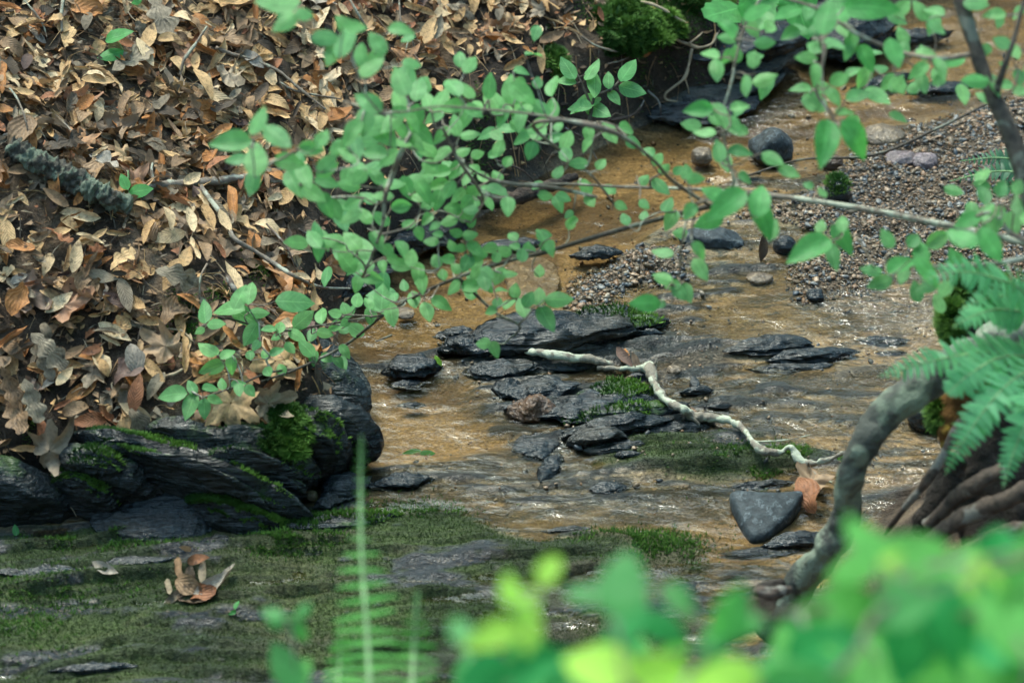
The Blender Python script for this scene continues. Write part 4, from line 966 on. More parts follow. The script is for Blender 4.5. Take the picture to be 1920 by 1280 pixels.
hero('second grey oak leaf under the first', 235, 130, 20, 4, 110, 30, 10, 250, .04)
hero('tan corrugated leaf pointing to the upper seedling', 262, 95, 12, 0, 84, 80, 8, 250, .05)
hero('pale tan leaf below the upper seedling', 262, 125, 12, 1, 80, -40, 8, 250, .05)
hero('long rolled tan leaf slanting through the upper litter', 370, 190, 6, 0, 92, -40, 6, 250, .06)
hero('orange brown leaf folded to a point left of mid litter', 140, 225, 7, 2, 74, 50, 12, 250, .05)
hero('arched tan leaf near the upright thin stick', 305, 105, 15, 0, 60, 10, 14, 250, .055)
hero('big tan leaf standing by the blurred branch at the top', 786, 80, 12, 0, 90, 72, 12, 260, .05)
hero('grey brown leaf rolled beside the big tan leaf', 812, 78, 9, 4, 76, 85, 12, 260, .05)
hero('tan leaf pointed upright right of the shrub top', 990, 125, 8, 0, 70, -50, 12, 260, .05)
hero('russet leaf dangling over the overhang moss', 1110, 52, 10, 8, 40, -60, 30, 260, .05)
hero('row of curled tan leaves, first from the left', 298, 448, 6, 1, 70, -55, 6, 250, .06)
hero('curled tan leaf, second in the row above the bare patch', 335, 452, 8, 1, 74, -60, 6, 250, .06)
hero('curled tan leaf, third in the row above the bare patch', 362, 445, 7, 0, 76, -48, 6, 250, .06)
hero('curled tan leaf at the right end of the row', 392, 455, 9, 1, 70, -42, 6, 250, .06)
hero('grey curled dry leaf on the mossy ledge', 197, 1082, 9, 7, 64, -20, 20, 250, .02, up=(0, 0, 1))
cl = empty('leaf_clump', G(365, 1110), 'tangled heap of pale curled dry leaves on the mossy ledge', 'leaf clump')
bpy.context.view_layer.update()
for a, b, kk, cc_, sz_, an, ti, td, li in [(350, 1055, 8, 4, 46, 85, 50, 90, .07), (338, 1080, 1, 3, 44, 100, 40, 200, .05), (372, 1072, 15, 8, 36, 10, 40, 250, .06), (318, 1108, 2, 4, 44, 120, 40, 180, .03), (352, 1112, 27, 3, 44, -20, 30, 250, .03),
                                           (398, 1108, 9, 7, 56, 25, 25, 260, .03), (418, 1094, 3, 7, 52, 45, 30, 270, .035), (362, 1126, 28, 5, 44, 170, 20, 250, .02), (384, 1086, 7, 4, 42, 60, 50, 200, .05), (332, 1122, 10, 4, 46, 200, 35, 250, .02), (380, 1118, 26, 8, 40, 10, 40, 250, .03), (360, 1095, 16, 5, 40, 90, 40, 250, .045)]:
    p = G(a, b); v, f, uv, _ = DL[kk]; m4 = orient(p + [0, 0, li * .5], (0, 0, 1), math.atan2(math.sin(R(an)) / .6, math.cos(R(an))), R(ti), R(td), sz_ * 1.25 / 875)
    if kk not in DMESH: DMESH[kk] = mesh('fallen_leaf', v, f, [DM[0]], uv, cols={'tint': np.full(len(v), .5)})
    o = bpy.data.objects.new('dry_leaf', DMESH[kk]); COL.objects.link(o); o.material_slots[0].link = 'OBJECT'; o.material_slots[0].material = DM[cc_]
    o.parent = cl; o.matrix_world = m4; o.matrix_parent_inverse = cl.matrix_world.inverted(); o.matrix_basis = m4
hero('red brown sodden leaf leaning on the triangular stone', 1505, 950, 26, 8, 90, 100, 35, 260, .03, up=(0, 0, 1))
hero('tan sodden leaf behind the triangular stone', 1520, 925, 22, 3, 80, 60, 25, 260, .03, up=(0, 0, 1))
hero('brown leaf standing upright in the water below the gravel bar', 1432, 485, 7, 5, 62, 85, 62, 270, .03, up=(0, 0, 1))
hero('curled pale brown leaf behind the drooping leaves by the bank', 1398, 85, 9, 3, 44, 80, 40, 270, .03, up=(0, 0, 1))
hero('crumpled pinkish leaf in the upper creek', 1468, 120, 26, 3, 60, 85, 45, 270, .03, up=(0, 0, 1))
hero('crumpled tan leaf upright in the upper creek', 1600, 115, 27, 3, 60, 80, 45, 270, .03, up=(0, 0, 1))
hero('dark brown leaf snagged in the fork of the lichen stick', 1168, 692, 7, 6, 60, -50, 30, 250, .03, up=(0, 0, 1))
hero('small dark leaf beside the snagged one', 1192, 700, 8, 5, 46, -70, 35, 250, .03, up=(0, 0, 1))
hero('drowned tan leaf behind the lichen stick', 1168, 668, 12, 2, 56, 80, 6, 0, .004, up=(0, 0, 1))
hero('yellow and orange leaf at the pool edge by the outcrop', 655, 712, 10, 2, 30, -60, 25, 250, .02, up=(0, 0, 1))
hero('orange leaf scrap on the dark root face', 1195, 95, 26, 2, 50, -30, 35, 260, .03)
hero('russet leaf lying in the undercut beneath the twig', 600, 500, 24, 2, 60, -20, 20, 260, .03)

# fine debris: needles, rootlets, crumbs
r = np.random.default_rng(31); mb = MB()
n = 5200; x = r.uniform(-1.6, .7, n); y = r.uniform(-.9, 1.8, n); d_ = MKat('db', x, y); k = (d_ > .015) & (MKat('near', x, y) < .01); x, y = x[k], y[k]
for i in range(len(x)):
    L_ = r.uniform(.012, .07); a = r.random() * 6.28; z0 = float(H(x[i], y[i])); q = np.array([math.cos(a), math.sin(a)]) * L_
    e = float(H(x[i] + q[0], y[i] + q[1])); li = .004 + .02 * r.random()
    p0 = np.array([x[i], y[i], z0 + li]); p2 = np.array([x[i] + q[0], y[i] + q[1], e + li * r.random()]); p1 = (p0 + p2) / 2 + r.normal(size=3) * L_ * .12 + [0, 0, .004]
    v, f, uv = tube([p0, p1, p2], r.uniform(.0005, .0016), seg=4, n=5, closed=False); mb.add(v, f, uv, int(r.choice(4, p=[.4, .25, .2, .15])), r.random())
ob('twig_debris', mb.mesh('twig_debris', [DM[3], DM[0], M['twig_d'], M['straw']]), kind='stuff')
mb = MB(); n = 16000; x = r.uniform(-1.6, .8, n); y = r.uniform(-.9, 1.8, n); d_ = MKat('db', x, y); k = (d_ > .01) & (MKat('near', x, y) < .01); x, y = x[k], y[k]
for i in range(len(x)):
    s = r.uniform(.003, .015); q = r.normal(size=(4, 3)) * s * .7 * [1, 1, .9]; c = np.array([x[i], y[i], float(H(x[i], y[i])) + .004 + .012 * r.random()])
    a = np.array([[-1, -.4, 0], [.7, -.6, 0], [1, .5, 0], [-.5, .6, 0]]) * s * .7; b = r.random() * 6.28
    a = np.stack([a[:, 0] * math.cos(b) - a[:, 1] * math.sin(b), a[:, 0] * math.sin(b) + a[:, 1] * math.cos(b), a[:, 2]], 1)
    mb.add(c + a + q * .5, [[0, 1, 2, 3]], None, int(r.choice([0, 3, 4, 5, 8], p=[.15, .35, .15, .25, .1])), r.random() * .5)
ob('leaf_crumbs', mb.mesh('leaf_crumbs', DM, smooth=False), kind='stuff')

# ------------------------------------------------------------------ sticks and logs
def stick(name, label, pts, rad, mat, rough=.3, seg=10, lift=None, cat='stick', twigs=(), freq=90, n=None, rel=True):
    """pts: pixels (px, py[, height above ground]); rad in pixels"""
    q = []
    for i, p in enumerate(pts):
        h = p[2] if len(p) > 2 else 0.0
        rr_ = (rad[i] if np.ndim(rad) else rad) / 875
        g = G(p[0], p[1], off=h + rr_ * .8 + (.022 if p[0] < 1000 and p[1] < 560 and mat != 'stump' else 0)); q.append(g)
    rd = np.array(rad if np.ndim(rad) else [rad] * len(pts)) / 875.
    c = np.mean(q, 0)
    v, f, uv = tube(np.array(q) - c, rd, seg, n or len(pts) * 8, rough=rd.mean() * rough * 2, freq=freq, seed=int(pts[0][0]))
    me = mesh(name, v, f, [M[mat]], uv)
    o = ob(name, me, label=label, cat=cat); o.location = c
    for tp, tr in twigs:
        qq = np.array([G(p[0], p[1], off=(p[2] if len(p) > 2 else 0) + .003) for p in tp]) - c
        v, f, uv = tube(qq, np.array(tr) / 875., 6, len(tp) * 5, rough=.0008, freq=120, seed=3)
        ob('side_twig', mesh('side_twig', v, f, [M[mat]], uv), o)
    return o
o = stick('log', 'thick crusty mossy log lying at the left edge of the litter', [(20, 275), (70, 302), (120, 328), (165, 352), (205, 372), (245, 384)], [17, 20, 19, 20, 18, 13], 'log', rough=.42, seg=26, cat='log', n=110, freq=130)
stick('stick', 'grey lichen flecked stick running right from the low seedling', [(236, 372), (290, 350), (350, 345), (420, 338), (470, 332), (530, 342), (580, 352)], [5, 8, 9, 8, 7, 6, 4], 'stick', twigs=[([(290, 350, .01), (284, 320, .03), (288, 300, .04)], [4, 3, 1.5])])
stick('stick', 'long thin bent twig reaching from the grey stick to the undercut bank', [(376, 350, .01), (400, 382, .02), (425, 415, .03), (440, 448, .03), (480, 472, .03), (520, 498, .04), (560, 522, .05), (600, 538, .05), (655, 541, .04)], [5, 5, 4.5, 4.5, 4, 4, 3.5, 3, 2], 'stick', rough=.2)
stick('stick', 'thin dark stick standing slanted in the upper litter', [(337, 142, .0), (345, 112, .02), (365, 85, .03), (388, 50, .05)], [3, 3, 3, 2], 'twig')
stick('stick', 'thin grey branchlet slanting across the upper litter', [(405, 90, .02), (430, 100, .02), (470, 112, .02), (520, 132, .03), (560, 165, .03), (610, 205, .03)], [4.5, 4, 3.5, 3, 3, 2], 'twig', twigs=[([(520, 132, .03), (500, 118, .02), (470, 108, .03)], [2, 2, 1])])
stick('stick', 'second thin branchlet beneath the first in the upper litter', [(525, 155, .02), (560, 172, .02), (640, 186, .02)], [2.5, 2.5, 1.5], 'twig')
stick('stick', 'curved dark twig near the top left corner', [(45, 0, .03), (62, 20, .03), (80, 45, .02), (88, 70, .01)], [2, 2, 2, 1.2], 'twig')
stick('stick', 'curved dry stem lying left of the folded orange leaf', [(18, 165, .03), (32, 185, .03), (45, 215, .03), (52, 245, .02)], [1.8, 1.8, 1.8, 1.2], 'twig')
stick('stick', 'upright thin twig among top litter right of the corner', [(120, -10, .04), (115, 25, .03), (116, 60, .01)], [3, 3, 2], 'twig')
stick('stick', 'short broken stump of stick leaning beside the sprig', [(428, 520, .05), (440, 545, .05), (448, 568, .02)], [5, 5, 6], 'root')
stick('stick', 'thin rootlet curling above the low green moss', [(270, 580, .01), (300, 612, .015), (340, 620, .015), (362, 640, .01)], [2, 2, 2, 1], 'straw')
stick('stick', 'thin arched stem above the sprig', [(388, 495, .03), (376, 520, .04), (374, 560, .02)], [1.8, 1.6, 1.4], 'twig')
stick('stick', 'pale dry stem on soil left of the seedling', [(0, 935, .01), (40, 942, .015), (85, 948, .01)], [3, 3, 2], 'straw')
stick('stick', 'white topped twig beside the orange maple leaf', [(312, 705, .03), (328, 700, .04), (343, 692, .04)], [2.5, 2.5, 2.5], 'straw')
stick('stick', 'thin stick lying in the sandy pool', [(705, 640, .0), (720, 634, .002), (735, 628, .004)], [2, 2, 1.5], 'twig_d')
stick('stick', 'thin twig angled in the upper litter near centre top', [(656, 0, .04), (668, 20, .04), (682, 45, .03), (692, 62, .02)], [2, 2.5, 2.5, 1.5], 'twig')
stick('stick', 'dry curved twig hanging beside the top centre litter', [(748, -5, .05), (752, 40, .04), (766, 62, .03), (760, 100, .02)], [2, 2, 2, 1], 'twig')
# white lichen stick, two lengths of one fallen limb
stick('lichen_stick', 'thick white lichen covered stick end lying above the midstream slate', [(985, 658, .012), (1020, 662, .014), (1070, 670, .014), (1110, 674, .012), (1148, 684, .008)], [5, 8, 8.5, 8, 6], 'lichen_stick', rough=.28, seg=14, n=50)
stick('lichen_stick', 'crooked white lichen stick winding from the slate to the curved trunk', [(1120, 690, .005), (1165, 690, .010), (1205, 690, .015), (1218, 690, .022), (1228, 718, .025), (1243, 745, .025), (1275, 765, .022), (1300, 778, .018), (1335, 784, .016), (1365, 788, .018), (1392, 803, .02), (1412, 828, .022), (1430, 845, .022), (1462, 848, .02), (1482, 840, .025), (1505, 868, .022), (1540, 866, .025), (1580, 850, .035)],
      [4, 5, 7, 11, 7.5, 7.5, 7.5, 9, 7, 6, 5.5, 5, 7.5, 5.5, 6, 7.5, 5, 4], 'lichen_stick', rough=.55, seg=12, n=170,
      twigs=[([(1215, 690, .02), (1228, 682, .04), (1232, 672, .05)], [4, 3, 1.5]), ([(1505, 868, .02), (1530, 890, .02), (1560, 905, .01)], [4, 3, 2]), ([(1290, 775, .02), (1310, 795, .01), (1300, 800, .0)], [4, 3, 1.5]), ([(1412, 828, .02), (1470, 825, .03), (1520, 815, .03)], [2, 1.5, 1])])
# roots below the overhang
stick('root', 'bare pale root looping down from the overhang moss', [(1180, 0, .02), (1228, 10, .05), (1270, 35, .06), (1285, 42, .05)], [2.5, 3.5, 3, 2.5], 'straw', cat='root', twigs=[([(1262, 32, .05), (1265, 40, .03)], [2, 1])])
stick('root', 'forked pale root reaching right under the overhang', [(1238, 56, .03), (1262, 72, .04), (1292, 84, .05), (1312, 90, .05), (1335, 82, .05), (1345, 62, .04)], [3.5, 3.5, 3.5, 3, 2.5, 1.5], 'straw', cat='root', twigs=[([(1292, 82, .05), (1308, 70, .05), (1318, 60, .04)], [2, 2, 1])])
stick('root', 'long hanging root with a bent elbow above the water', [(1297, 92, .05), (1292, 120, .05), (1284, 145, .05), (1265, 162, .04), (1248, 176, .03), (1252, 188, .02), (1290, 192, .01)], [3, 3, 3.5, 3, 3, 2.5, 1.5], 'straw', cat='root', twigs=[([(1284, 146, .05), (1290, 165, .04), (1292, 178, .02)], [2, 1.5, 1])])
stick('root', 'thin grey root from the litter corner to the sapling', [(1090, 68, .03), (1115, 85, .04), (1150, 96, .04), (1180, 102, .04), (1170, 112, .04), (1140, 120, .03)], [2.5, 2.5, 2, 2, 2, 1.5], 'twig', cat='root')
stick('root', 'brown root under the sapling tip near the water', [(1145, 226, .01), (1180, 218, .03), (1198, 205, .04), (1208, 188, .04)], [3.5, 3, 2, 1], 'root', cat='root')
for k_, (a, b, c_, d_) in enumerate([(1090, 190, 1130, 230), (1150, 160, 1165, 215), (1215, 170, 1240, 225), (1000, 240, 1050, 290), (930, 300, 1010, 350), (860, 330, 930, 400), (1060, 240, 1120, 300), (640, 470, 700, 520), (560, 430, 640, 500), (500, 420, 560, 520)]):
    stick('rootlet', ['wiry rootlet in dark bank face under the sapling', 'wiry rootlet below the russet scrap', 'wiry rootlet left of the long hanging root', 'rootlet in the shadow left of the branch elbow', 'rootlet above the dark pool edge', 'rootlet beneath the dense shrub centre', 'rootlet right of the branch elbow', 'rootlet above the undercut by the outcrop', 'rootlet in the dark undercut hollow', 'rootlet at the left of the undercut hollow'][k_],
          [(a, b, .03), ((a + c_) / 2 + 8, (b + d_) / 2 - 6, .05), (c_, d_, .01)], [2, 2, 1], 'root', cat='root')
stick('log', 'dark sodden log at the far side of the sandy pool', [(900, 385, .03), (960, 372, .04), (1020, 352, .04), (1080, 330, .04)], [10, 14, 13, 8], 'stump', cat='log', seg=12)
stick('stick', 'long bare brown stick over the gravel behind the slender trunk', [(1400, 330, .01), (1500, 300, .03), (1640, 290, .03), (1760, 240, .05), (1850, 195, .05)], [2, 2, 3, 3, 2], 'twig_d')

# ------------------------------------------------------------------ curved trunk, stump and roots on the right
def limb(pts, mat, rough=.2, seg=18, n=None, name='limb', parent=None, freq=30, **tg):
    q = np.array([Q(a, b, d) for a, b, d, _ in pts]); rd = np.array([rr_ * d / FPX for _, _, d, rr_ in pts])
    c = q[0].copy()
    base = np.array(parent.location) if parent is not None else c
    v, f, uv = tube(q - base, rd, seg, n or len(pts) * 8, rough=rd.mean() * rough, freq=freq, seed=int(pts[0][0]))
    o = ob(name, mesh(name, v, f, [M[mat]], uv), parent, **tg)
    if parent is None: o.location = base
    return o
tk = limb([(1440, 1180, 5.50, 27), (1500, 1098, 5.40, 29), (1552, 1035, 5.30, 29), (1583, 968, 5.25, 26), (1592, 910, 5.20, 25), (1610, 855, 5.15, 27), (1648, 792, 5.15, 30), (1705, 738, 5.15, 34), (1780, 692, 5.20, 34), (1840, 655, 5.25, 32), (1900, 622, 5.35, 30), (1960, 585, 5.45, 36), (2080, 560, 5.55, 34)],
          'trunk', rough=.5, seg=28, n=160, name='leaning_trunk', label='curved lichen mottled trunk arching in front of the stream', cat='tree trunk', freq=26)
st = empty('stump', Q(1900, 900, 5.35), 'dark rotting stump with splayed roots under the fern', 'stump')
bpy.context.view_layer.update()
for nm, pts, mat in [('wood_body', [(1840, 560, 5.55, 40), (1860, 640, 5.5, 70), (1880, 740, 5.45, 85), (1890, 840, 5.4, 95), (1880, 960, 5.35, 80), (1870, 1050, 5.3, 60)], 'stump'),
                     ('wood_body', [(1960, 600, 5.5, 80), (1980, 750, 5.45, 100), (1990, 900, 5.4, 110), (1990, 1060, 5.3, 100)], 'stump'),
                     ('root', [(1960, 905, 5.1, 18), (1890, 935, 5.1, 19), (1820, 965, 5.15, 18), (1760, 1000, 5.2, 15), (1700, 1050, 5.25, 12)], 'root'),
                     ('root', [(1880, 880, 5.15, 14), (1830, 905, 5.15, 16), (1790, 935, 5.2, 15), (1740, 985, 5.25, 12)], 'root'),
                     ('root', [(1800, 790, 5.25, 8), (1770, 850, 5.2, 9), (1735, 905, 5.2, 8), (1690, 960, 5.25, 6), (1660, 1000, 5.3, 4)], 'root'),
                     ('root', [(1800, 860, 5.3, 22), (1770, 910, 5.3, 24), (1740, 960, 5.3, 20), (1720, 1000, 5.3, 16)], 'stump'),
                     ('root', [(1960, 985, 5.05, 14), (1880, 1000, 5.1, 15), (1800, 1040, 5.15, 13), (1730, 1090, 5.2, 10)], 'root'),
                     ('root', [(1850, 1000, 5.2, 10), (1780, 1060, 5.2, 9), (1720, 1130, 5.2, 7)], 'root')]:
    limb(pts, mat, rough=.5, name=nm, parent=st, freq=22 if nm == 'wood_body' else 40, seg=24 if nm == 'wood_body' else 14, n=60)
for nm, pts in [('fungus', [(1800, 705, 5.3, 22), (1790, 750, 5.28, 30), (1783, 800, 5.28, 24), (1775, 840, 5.3, 10)]), ('fungus', [(1850, 690, 5.3, 16), (1830, 720, 5.28, 22), (1812, 748, 5.28, 12)])]:
    limb(pts, 'bracket', rough=.6, name=nm, parent=st, freq=50)
def fuzz(a, b, d, rx, ry, n, par, seed, size=.007, mat='moss_green'):
    n = n * 2; rx, ry = rx * 1.05, ry * 1.05
    r = np.random.default_rng(seed); c = Q(a, b, d); u = r.normal(size=(n, 3)); u /= np.linalg.norm(u, axis=1, keepdims=True)
    s = np.array([rx, ry, ry]) * d / FPX; rad = r.random((n, 1)) ** .3
    p = c + u * s * rad * (1 + .3 * fbm(u[:, 0] * 3, u[:, 1] * 3, u[:, 2] * 3, s=seed)[:, None])
    v, f, t = tufts(p - np.array(par.location), u, size, seed, .6)
    ob('moss', mesh('moss', v, f, [M[mat]], cols={'tint': t}, smooth=False), par, kind='stuff')
fuzz(1785, 600, 5.35, 26, 40, 2200, st, 1); fuzz(1760, 770, 5.3, 22, 36, 1400, st, 2); fuzz(1840, 540, 5.45, 60, 30, 2200, st, 3); fuzz(1850, 700, 5.35, 40, 24, 1400, st, 5, mat='moss_olive')
sp = empty('broken_stump', G(1425, 1130), 'weathered grey broken stump end behind the blurred leaves', 'stump')
bpy.context.view_layer.update()
limb([(1470, 1090, 5.15, 8), (1440, 1110, 5.15, 24), (1420, 1135, 5.1, 28), (1385, 1165, 5.05, 26), (1345, 1200, 5.0, 14)], 'stump', rough=.4, name='wood_body', parent=sp, freq=50)
limb([(1480, 1105, 5.1, 8), (1450, 1112, 5.05, 13), (1415, 1108, 5.05, 10)], 'root', rough=.4, name='root', parent=sp, freq=60)

# ------------------------------------------------------------------ the wood around the stream (above and beside the frame)
M['foliage'] = leaf_green('tree_foliage', (.03, .075, .02), (.06, .13, .035), (1.2, 1.5, .6), tsh=.35)
def tree(x_, y_, hgt, cr, label, seed):
    r = np.random.default_rng(seed); z0 = float(H(x_, y_)) - .1; hgt = hgt - .8 * z0; t = empty('tree', (x_, y_, z0), label, 'tree')
    v, f, uv = tube(np.array([[0, 0, 0], [.1, .05, hgt * .3], [.05, -.1, hgt * .6], [.2, 0, hgt * .95]]), np.array([.22, .17, .12, .03]), 12, 30, rough=.02, freq=8)
    ob('trunk', mesh('trunk', v, f, [M['trunk']], uv), t)
    cl_ = []
    for k in range(9):
        a = r.random() * 6.28; h0 = hgt * r.uniform(.25, .85); e = np.array([math.cos(a) * cr * r.uniform(.5, .95), math.sin(a) * cr * r.uniform(.5, .95), h0 + r.uniform(.1, .9)])
        v, f, uv = tube(np.array([[.08, 0, h0], e * .5 + [0, 0, h0 * .5 + .15], e]), [.06, .04, .012], 7, 12); ob('limb', mesh('limb', v, f, [M['trunk']], uv), t); cl_ += [e, e * [.6, .6, 1] + [0, 0, .3]]
    cl_ = np.array(cl_ + [[r.normal() * cr * .35, r.normal() * cr * .35, hgt * r.uniform(.35, 1.)] for _ in range(26)])
    n = 5200; c = cl_[r.integers(len(cl_), size=n)] + r.normal(size=(n, 3)) * [cr * .22, cr * .22, .32]
    q = r.normal(size=(n, 3)) * .3 + [0, 0, .8]; q /= np.linalg.norm(q, axis=1, keepdims=True); a = np.cross(q, r.normal(size=(n, 3))); a /= np.linalg.norm(a, axis=1, keepdims=True); b = np.cross(q, a)
    s = r.uniform(.05, .13, (n, 1)); vv = np.stack([c - a * s, c - b * s * .6, c + a * s, c + b * s * .6], 1).reshape(-1, 3)
    ob('crown', mesh('crown', vv, np.arange(4 * n).reshape(n, 4), [M['foliage']], np.tile([[.5, 0], [0, .5], [.5, 1], [1, .5]], (n, 1)), cols={'tint': np.repeat(r.random(n) * .6 + .2, 4)}), t)
for i_, (a, b, h_, c_, lb) in enumerate([(-7.2, 6.5, 6.6, 2.1, 'tall leafy tree on the left bank beyond the frame'), (-3.6, 9.2, 6.4, 2.0, 'broad leafy tree behind the litter bank, out of frame'), (.2, 8.6, 8.2, 2.4, 'tree standing upstream in the middle of the valley'), (3.2, 7.4, 7.2, 2.3, 'tree leaning over the creek upstream on the right'), (6.2, 6.2, 7.4, 2.5, 'spreading tree beside the gravel bar, out of frame'),
                                     (1.6, 10.8, 9.6, 2.6, 'farther tree up the valley'), (-1.8, 11.0, 9.8, 2.6, 'tallest far tree up the valley'), (5.2, 10.4, 9.4, 2.7, 'far tree at the right side of the valley'), (-5.4, 10.6, 9.6, 2.7, 'far tree at the left side of the valley'), (5.6, 1.5, 6.5, 2.2, 'tree on the right bank behind the fern'), (-6.0, 1.8, 7.0, 2.2, 'tree high on the left bank'), (-4.5, -6.5, 9.5, 2.8, 'tree behind the photographer on the left'), (0.4, -9.5, 11.0, 3.0, 'tall tree straight behind the photographer'), (4.8, -6.5, 10.0, 3.0, 'tree behind the photographer on the right'), (4.6, -1.8, 9.5, 3.4, 'wide tree spreading over the right bank'), (-5.4, -2.6, 9.0, 3.0, 'wide tree spreading over the left bank')]):
    tree(a, b, h_, c_, lb, 500 + i_)

# ------------------------------------------------------------------ green leaves
def gleaf(asp=.62, fold=.16, droop=.25, tip=.12, seed=0, n=12, m=5, teeth=0.0):
    u = np.linspace(0, 1, n); s = np.linspace(-1, 1, m)
    w = asp * .5 * np.sin(np.pi * u ** .82) ** .72 * (1 - .15 * u); w = w * (1 - tip * sst(.72, .93, u)); w[0] = .006; w[-1] = .004
    if teeth: w = w * (1 + teeth * ((np.arange(n) % 2) * 2 - 1))
    U, Sx = np.meshgrid(u, s, indexing='ij'); X = Sx * w[:, None]; Y = U * 1.0; Z = np.abs(X) * fold
    Z = Z - droop * (U ** 2) * .5 + .035 * fbm(X * 5 + seed, Y * 4, s=seed, o=2)
    v = np.stack([X, Y, Z], -1).reshape(-1, 3)
    return v, gridfaces(n, m), np.stack([Sx * .5 + .5, U], -1).reshape(-1, 2)
GL = {}
def gl_mesh(kind, i, mat):
    key = (kind, i, mat)
    if key not in GL:
        pr = dict(round=dict(asp=.80, tip=.05, n=10), ovate=dict(asp=.64, tip=.15), long=dict(asp=.50, tip=.2, teeth=.02), lobed=dict(asp=1.05, tip=.0, teeth=.10, n=14))[kind]
        v, f, uv = gleaf(fold=[-.15, .2, .45, .1, .3, -.05][i], droop=[.1, .3, .55, -.1, .8, .25][i], seed=i * 3 + 1, **pr)
        if kind == 'lobed':
            a = np.abs(v[:, 0]); v[:, 1] += .28 * a * np.sin(v[:, 1] * 9)
        GL[key] = mesh('leaf', v, f, [M[mat]], uv, cols={'tint': np.full(len(v), .5)})
    return GL[key]
TW = []
def put_leaf(root, pos, ang, Lpx, d, mat, kind, rn, base_c=True, name='leaf', facing=.55):
    """pos: pixel of the leaf centre at depth d; ang: tip direction in the picture; Lpx: seen length"""
    D = RT * math.cos(R(ang)) + UP * math.sin(R(ang))
    n_ = -FW * facing + np.array([0, 0, .75]) + rn.normal(size=3) * .30; n_ /= np.linalg.norm(n_)
    k = -(D @ n_) / (FW @ n_); k = max(-.75, min(.75, k)); Y = D + FW * k; n_ = n_ - Y * ((n_ @ Y) / (Y @ Y)); n_ /= np.linalg.norm(n_)
    Lw = Lpx * d / FPX; ly = np.linalg.norm(Y); Yh = Y / ly; X = np.cross(Yh, n_)
    s = Lw * ly if ly < 1.25 else Lw * 1.25
    c = Q(pos[0], pos[1], d); b = c - Yh * s * .5
    o = bpy.data.objects.new(name, gl_mesh(kind, int(rn.integers(6)), mat)); COL.objects.link(o); o.parent = root
    rl = np.array(root.location)
    sxy = Lw / s * 1.0 if s > 0 else 1
    m = Matrix((Vector(X) * Lw, Vector(Yh) * s, Vector(n_) * Lw)).transposed().to_4x4(); m.translation = Vector(b - rl); o.matrix_basis = m
    return b
def grow_twigs(root, branches, leaves, rad, mat, wob=.006, seed=0):
    """join every leaf foot to the nearest growing wood: branches are arrays of points, twigs come out as chains"""
    rl = np.array(root.location); r = np.random.default_rng(seed)
    nodes = [p for b in branches for p in b]; par = [-1] * len(nodes); nb = len(nodes)
    N = np.array(nodes); L = np.array(leaves)
    un = list(range(len(L))); dist = np.array([np.linalg.norm(N - l, axis=1).min() for l in L]); near = np.array([np.linalg.norm(N - l, axis=1).argmin() for l in L])
    cst = dist.copy(); child = {}; idx = {}
    allp = list(nodes)
    while un:
        j = min(un, key=lambda q: cst[q]); un.remove(j)
        allp.append(L[j]); me = len(allp) - 1; par.append(int(near[j])); child.setdefault(int(near[j]), []).append(me)
        for q in un:
            dd_ = np.linalg.norm(L[j] - L[q]) * 1.12
            if dd_ < cst[q]: cst[q] = dd_; near[q] = me
    starts = [(i, c) for i in range(nb) for c in child.get(i, [])]
    while starts:
        p0, c = starts.pop(); ch = [p0, c]
        while child.get(c):
            cs_ = child[c]; nx = cs_[0]; starts += [(c, q) for q in cs_[1:]]; ch.append(nx); c = nx
        pts = [allp[i] for i in ch]; out = [pts[0]]
        for a, b in zip(pts[:-1], pts[1:]): out += [(a + b) / 2 + r.normal(size=3) * wob - [0, 0, wob * .5], b]
        m_ = len(out); rd = np.linspace(min(1.6, .7 + .18 * len(ch)), .55, m_) * rad
        v, f, uv = tube(np.array(out) - rl, rd, 5, m_ * 3, closed=False); ob('twig', mesh('twig', v, f, [M[mat]], uv), root)
def branch(root, pts, mat, name='branch', rough=.25, seg=10):
    q = np.array([Q(a, b, d) for a, b, d, _ in pts]); rd = np.array([rr_ * (.6 if root.name.startswith('shrub') else .9) * d / FPX for _, _, d, rr_ in pts]); rl = np.array(root.location)
    v, f, uv = tube(q - rl, rd, seg, len(pts) * 7, rough=rd.mean() * rough, freq=70, seed=int(pts[0][0])); ob(name, mesh(name, v, f, [M[mat]], uv), root)
    return spline(q, len(pts) * 5)

